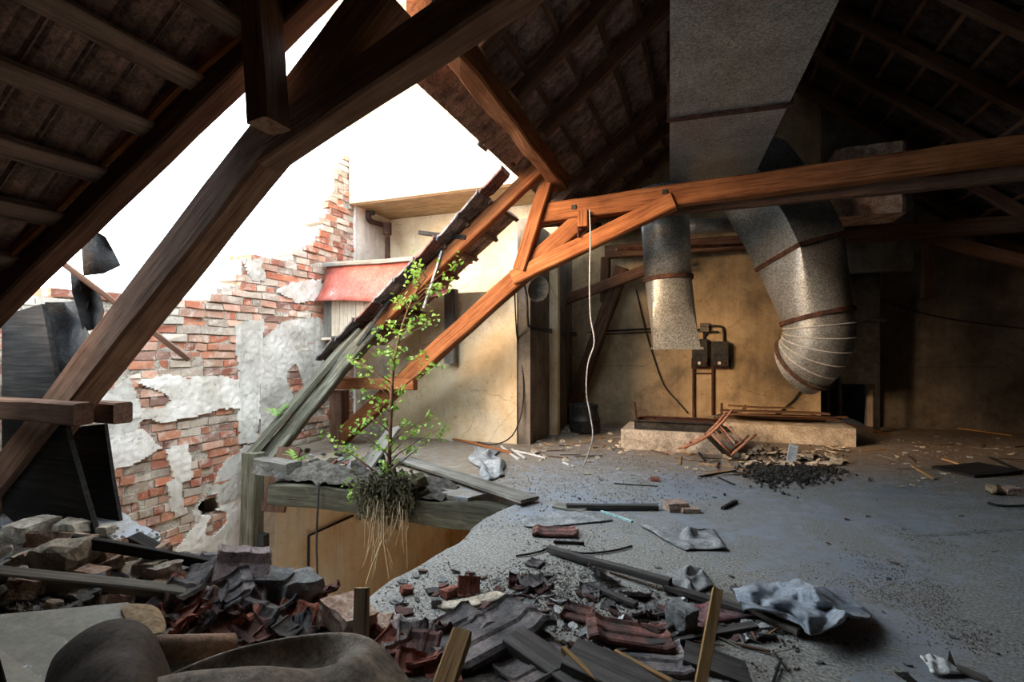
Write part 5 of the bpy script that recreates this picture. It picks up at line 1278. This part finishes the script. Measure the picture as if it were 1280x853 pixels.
# floor debris groups
scatter('rubble_stone', DIRTR, 60, (362, 565, 480, 601), .05, .14, 'stone in the rubble left of the sapling on the hole edge', 'stone', 'stones on the far hole edge', .4, .03)
scatter('broken_roof_tile', list(TB.values()), 10, (370, 570, 470, 592), .6, 1, 'broken tile in the rubble left of the sapling', 'roof tile', 'broken tiles on the far hole edge', .5, .03)
scatter('plaster_flake', FLK, 110, (905, 562, 1062, 585), .5, 1.5, 'plaster piece in the heap in front of the back plinth', 'plaster flake', 'plaster pieces before the back plinth', .5, .02)
scatter('plaster_flake', FLK, 60, (665, 535, 780, 580), .4, 1.3, 'plaster flake on the floor by the drum', 'plaster flake', 'plaster flakes by the drum', .4)
scatter('plaster_flake', FLK + FLKG, 50, (700, 560, 900, 600), .3, 1.0, 'grey flake on the floor before the front plinth', 'plaster flake', 'flakes before the front plinth', .3)
scatter('wood_splinter', STK, 26, (660, 540, 780, 572), .2, .5, 'wood splinter on the floor between drum and inner wall', 'splinter', 'splinters by the drum', .15, .01)
scatter('wood_splinter', STK, 26, (830, 566, 960, 600), .2, .6, 'wood splinter on the floor around the fallen chair', 'splinter', 'splinters by the chair', .08, .01)
scatter('white_scrap', FLKW + FLK, 60, (1100, 545, 1270, 610), .25, .9, 'whitish scrap on the dark floor at right', 'scrap', 'whitish scraps on the right floor', .3)
scatter('wood_splinter', STK, 14, (1100, 545, 1275, 590), .25, .8, 'lath scrap on the dark floor at right', 'splinter', 'lath scraps on the right floor', .05, .01)
scatter('tile_chip', FLKT + FLKG, 70, (480, 715, 760, 790), .3, .9, 'dark chip on the gritty floor by the hole', 'chip', 'chips on the gritty floor', .4)
scatter('broken_roof_tile', [TB['dark'], TB['mid']], 9, (618, 730, 680, 750), .35, .6, 'small tile piece in the cluster by the curved tile', 'roof tile', 'tile pieces by the curved tile', .5, .01)
scatter('tile_chip', FLKT + FLKG + FLKW, 110, (680, 745, 960, 815), .3, 1.0, 'chip of tile or plaster in the foreground litter', 'chip', 'chips in the foreground litter', .5)
scatter('wood_splinter', STK, 20, (840, 740, 1000, 835), .12, .35, 'wood splinter beside the yellow lath', 'splinter', 'splinters by the yellow lath', .1, .015)
scatter('broken_roof_tile', [TB['dark'], TB['mid']], 12, (730, 735, 900, 800), .4, .7, 'tile fragment in the foreground litter', 'roof tile', 'tile fragments in the foreground litter', .4, .01)
scatter('tile_chip', FLKT + FLKG, 70, (640, 600, 1260, 840), .15, .45, 'small chip strewn on the bluish floor', 'chip', 'chips strewn on the bluish floor', .2)
scatter('broken_roof_tile', list(TB.values()), 14, (470, 790, 560, 850), .5, .8, 'tile fragment between lino fold and nailed wood', 'roof tile', 'tile fragments by the lino fold', .5, .02)
props(beam('blue_strip', W(988, 578, 6.9), W(992, 556, 6.95), .12, .02, 'bluestrip', up=V((.3, -1, .2))), 'pale blue curved strip standing in the ash heap', 'strip')
gbeam('slate_slab', (1190, 592), (1250, 588), .5, .03, 'blackwood', 'dark flat panel on the floor at the right edge', 'panel', .0, .02)
put('wood_log', BRK[1], 1262, 618, 1.0, .4, lab='broken dark block at the right edge of the floor', cat='block')
put('insulation_lump', rockmesh('tan_lump', 'tan', (1.2, .7, .6), 77, 2, .5), 1240, 618, .14, lab='crumpled tan lump beside the dark block at the right edge', cat='lump')
gbeam('brown_lath', (1180, 575), (1215, 587), .06, .02, 'yellowwood', 'orange brown lath on the dark floor at right', 'lath', .0, .0)
gwire('floor_wire', [(1235, 631), (1255, 635), (1290, 634)], .012, 'black', 'dark curved wire on the floor at the right edge')

# loose stuff nobody could count
def grit(name, n, boxes, smin, smax, mat, lab, cat, gauss=False, th=(-.5, .25), fq=1.6):
    mb = MB()
    for i in range(n):
        bx = R.choice(boxes)
        if gauss: px, py = R.gauss((bx[0] + bx[2]) / 2, (bx[2] - bx[0]) / 4), R.gauss((bx[1] + bx[3]) / 2, (bx[3] - bx[1]) / 4)
        else: px, py = R.uniform(bx[0], bx[2]), R.uniform(bx[1], bx[3])
        if py < 470: continue
        p = onz(px, py)
        if not ok(p): continue
        if mound(p.x, p.y) > .02: p = ong(px, py)
        if noise.noise(p * fq) < R.uniform(*th): continue
        s = R.uniform(smin, smax); e = Euler((R.uniform(0, 3), R.uniform(0, 3), R.uniform(0, 3))).to_matrix()
        b = [V((1, 0, -.5)), V((-.6, .8, -.5)), V((-.5, -.8, -.4)), V((0, .1, .7)), V((.5, .6, .3))]
        mb.add([p + V((0, 0, s * .5)) + e @ (q * s) for q in b], [(0, 1, 2), (0, 1, 4), (1, 4, 3), (1, 2, 3), (2, 0, 3), (0, 3, 4)])
    return props(mb.build(name, mat, normals=True), lab, cat, None, 'stuff')
grit('floor_grit', 7000, [(470, 640, 760, 800), (560, 700, 740, 790)], .003, .009, 'grit', 'grey grit covering the floor right of the hole', 'grit')
grit('floor_grit', 5000, [(640, 730, 1000, 840)], .003, .010, 'dirt', 'dark crumbs among the foreground litter', 'grit', th=(-.3, .35), fq=3.0)
grit('floor_grit', 6000, [(900, 640, 1280, 853), (1000, 660, 1200, 760), (1080, 700, 1240, 820)], .002, .0065, 'dust', 'brown dust crumbs strewn over the right floor', 'grit', th=(-.1, .35), fq=2.2)
grit('floor_grit', 5000, [(640, 545, 1280, 620), (600, 560, 900, 640)], .003, .012, 'grit', 'crumbs on the far floor along the plinths', 'grit')
grit('ash_heap', 3500, [(935, 566, 1010, 606), (960, 570, 1050, 605)], .008, .035, 'ash', 'black ash heap on the floor in front of the plaster pieces', 'ash', True)
grit('heap_crumbs', 4000, [(0, 660, 420, 800)], .006, .02, 'grit', 'crumbs lying over the left heap', 'crumbs')
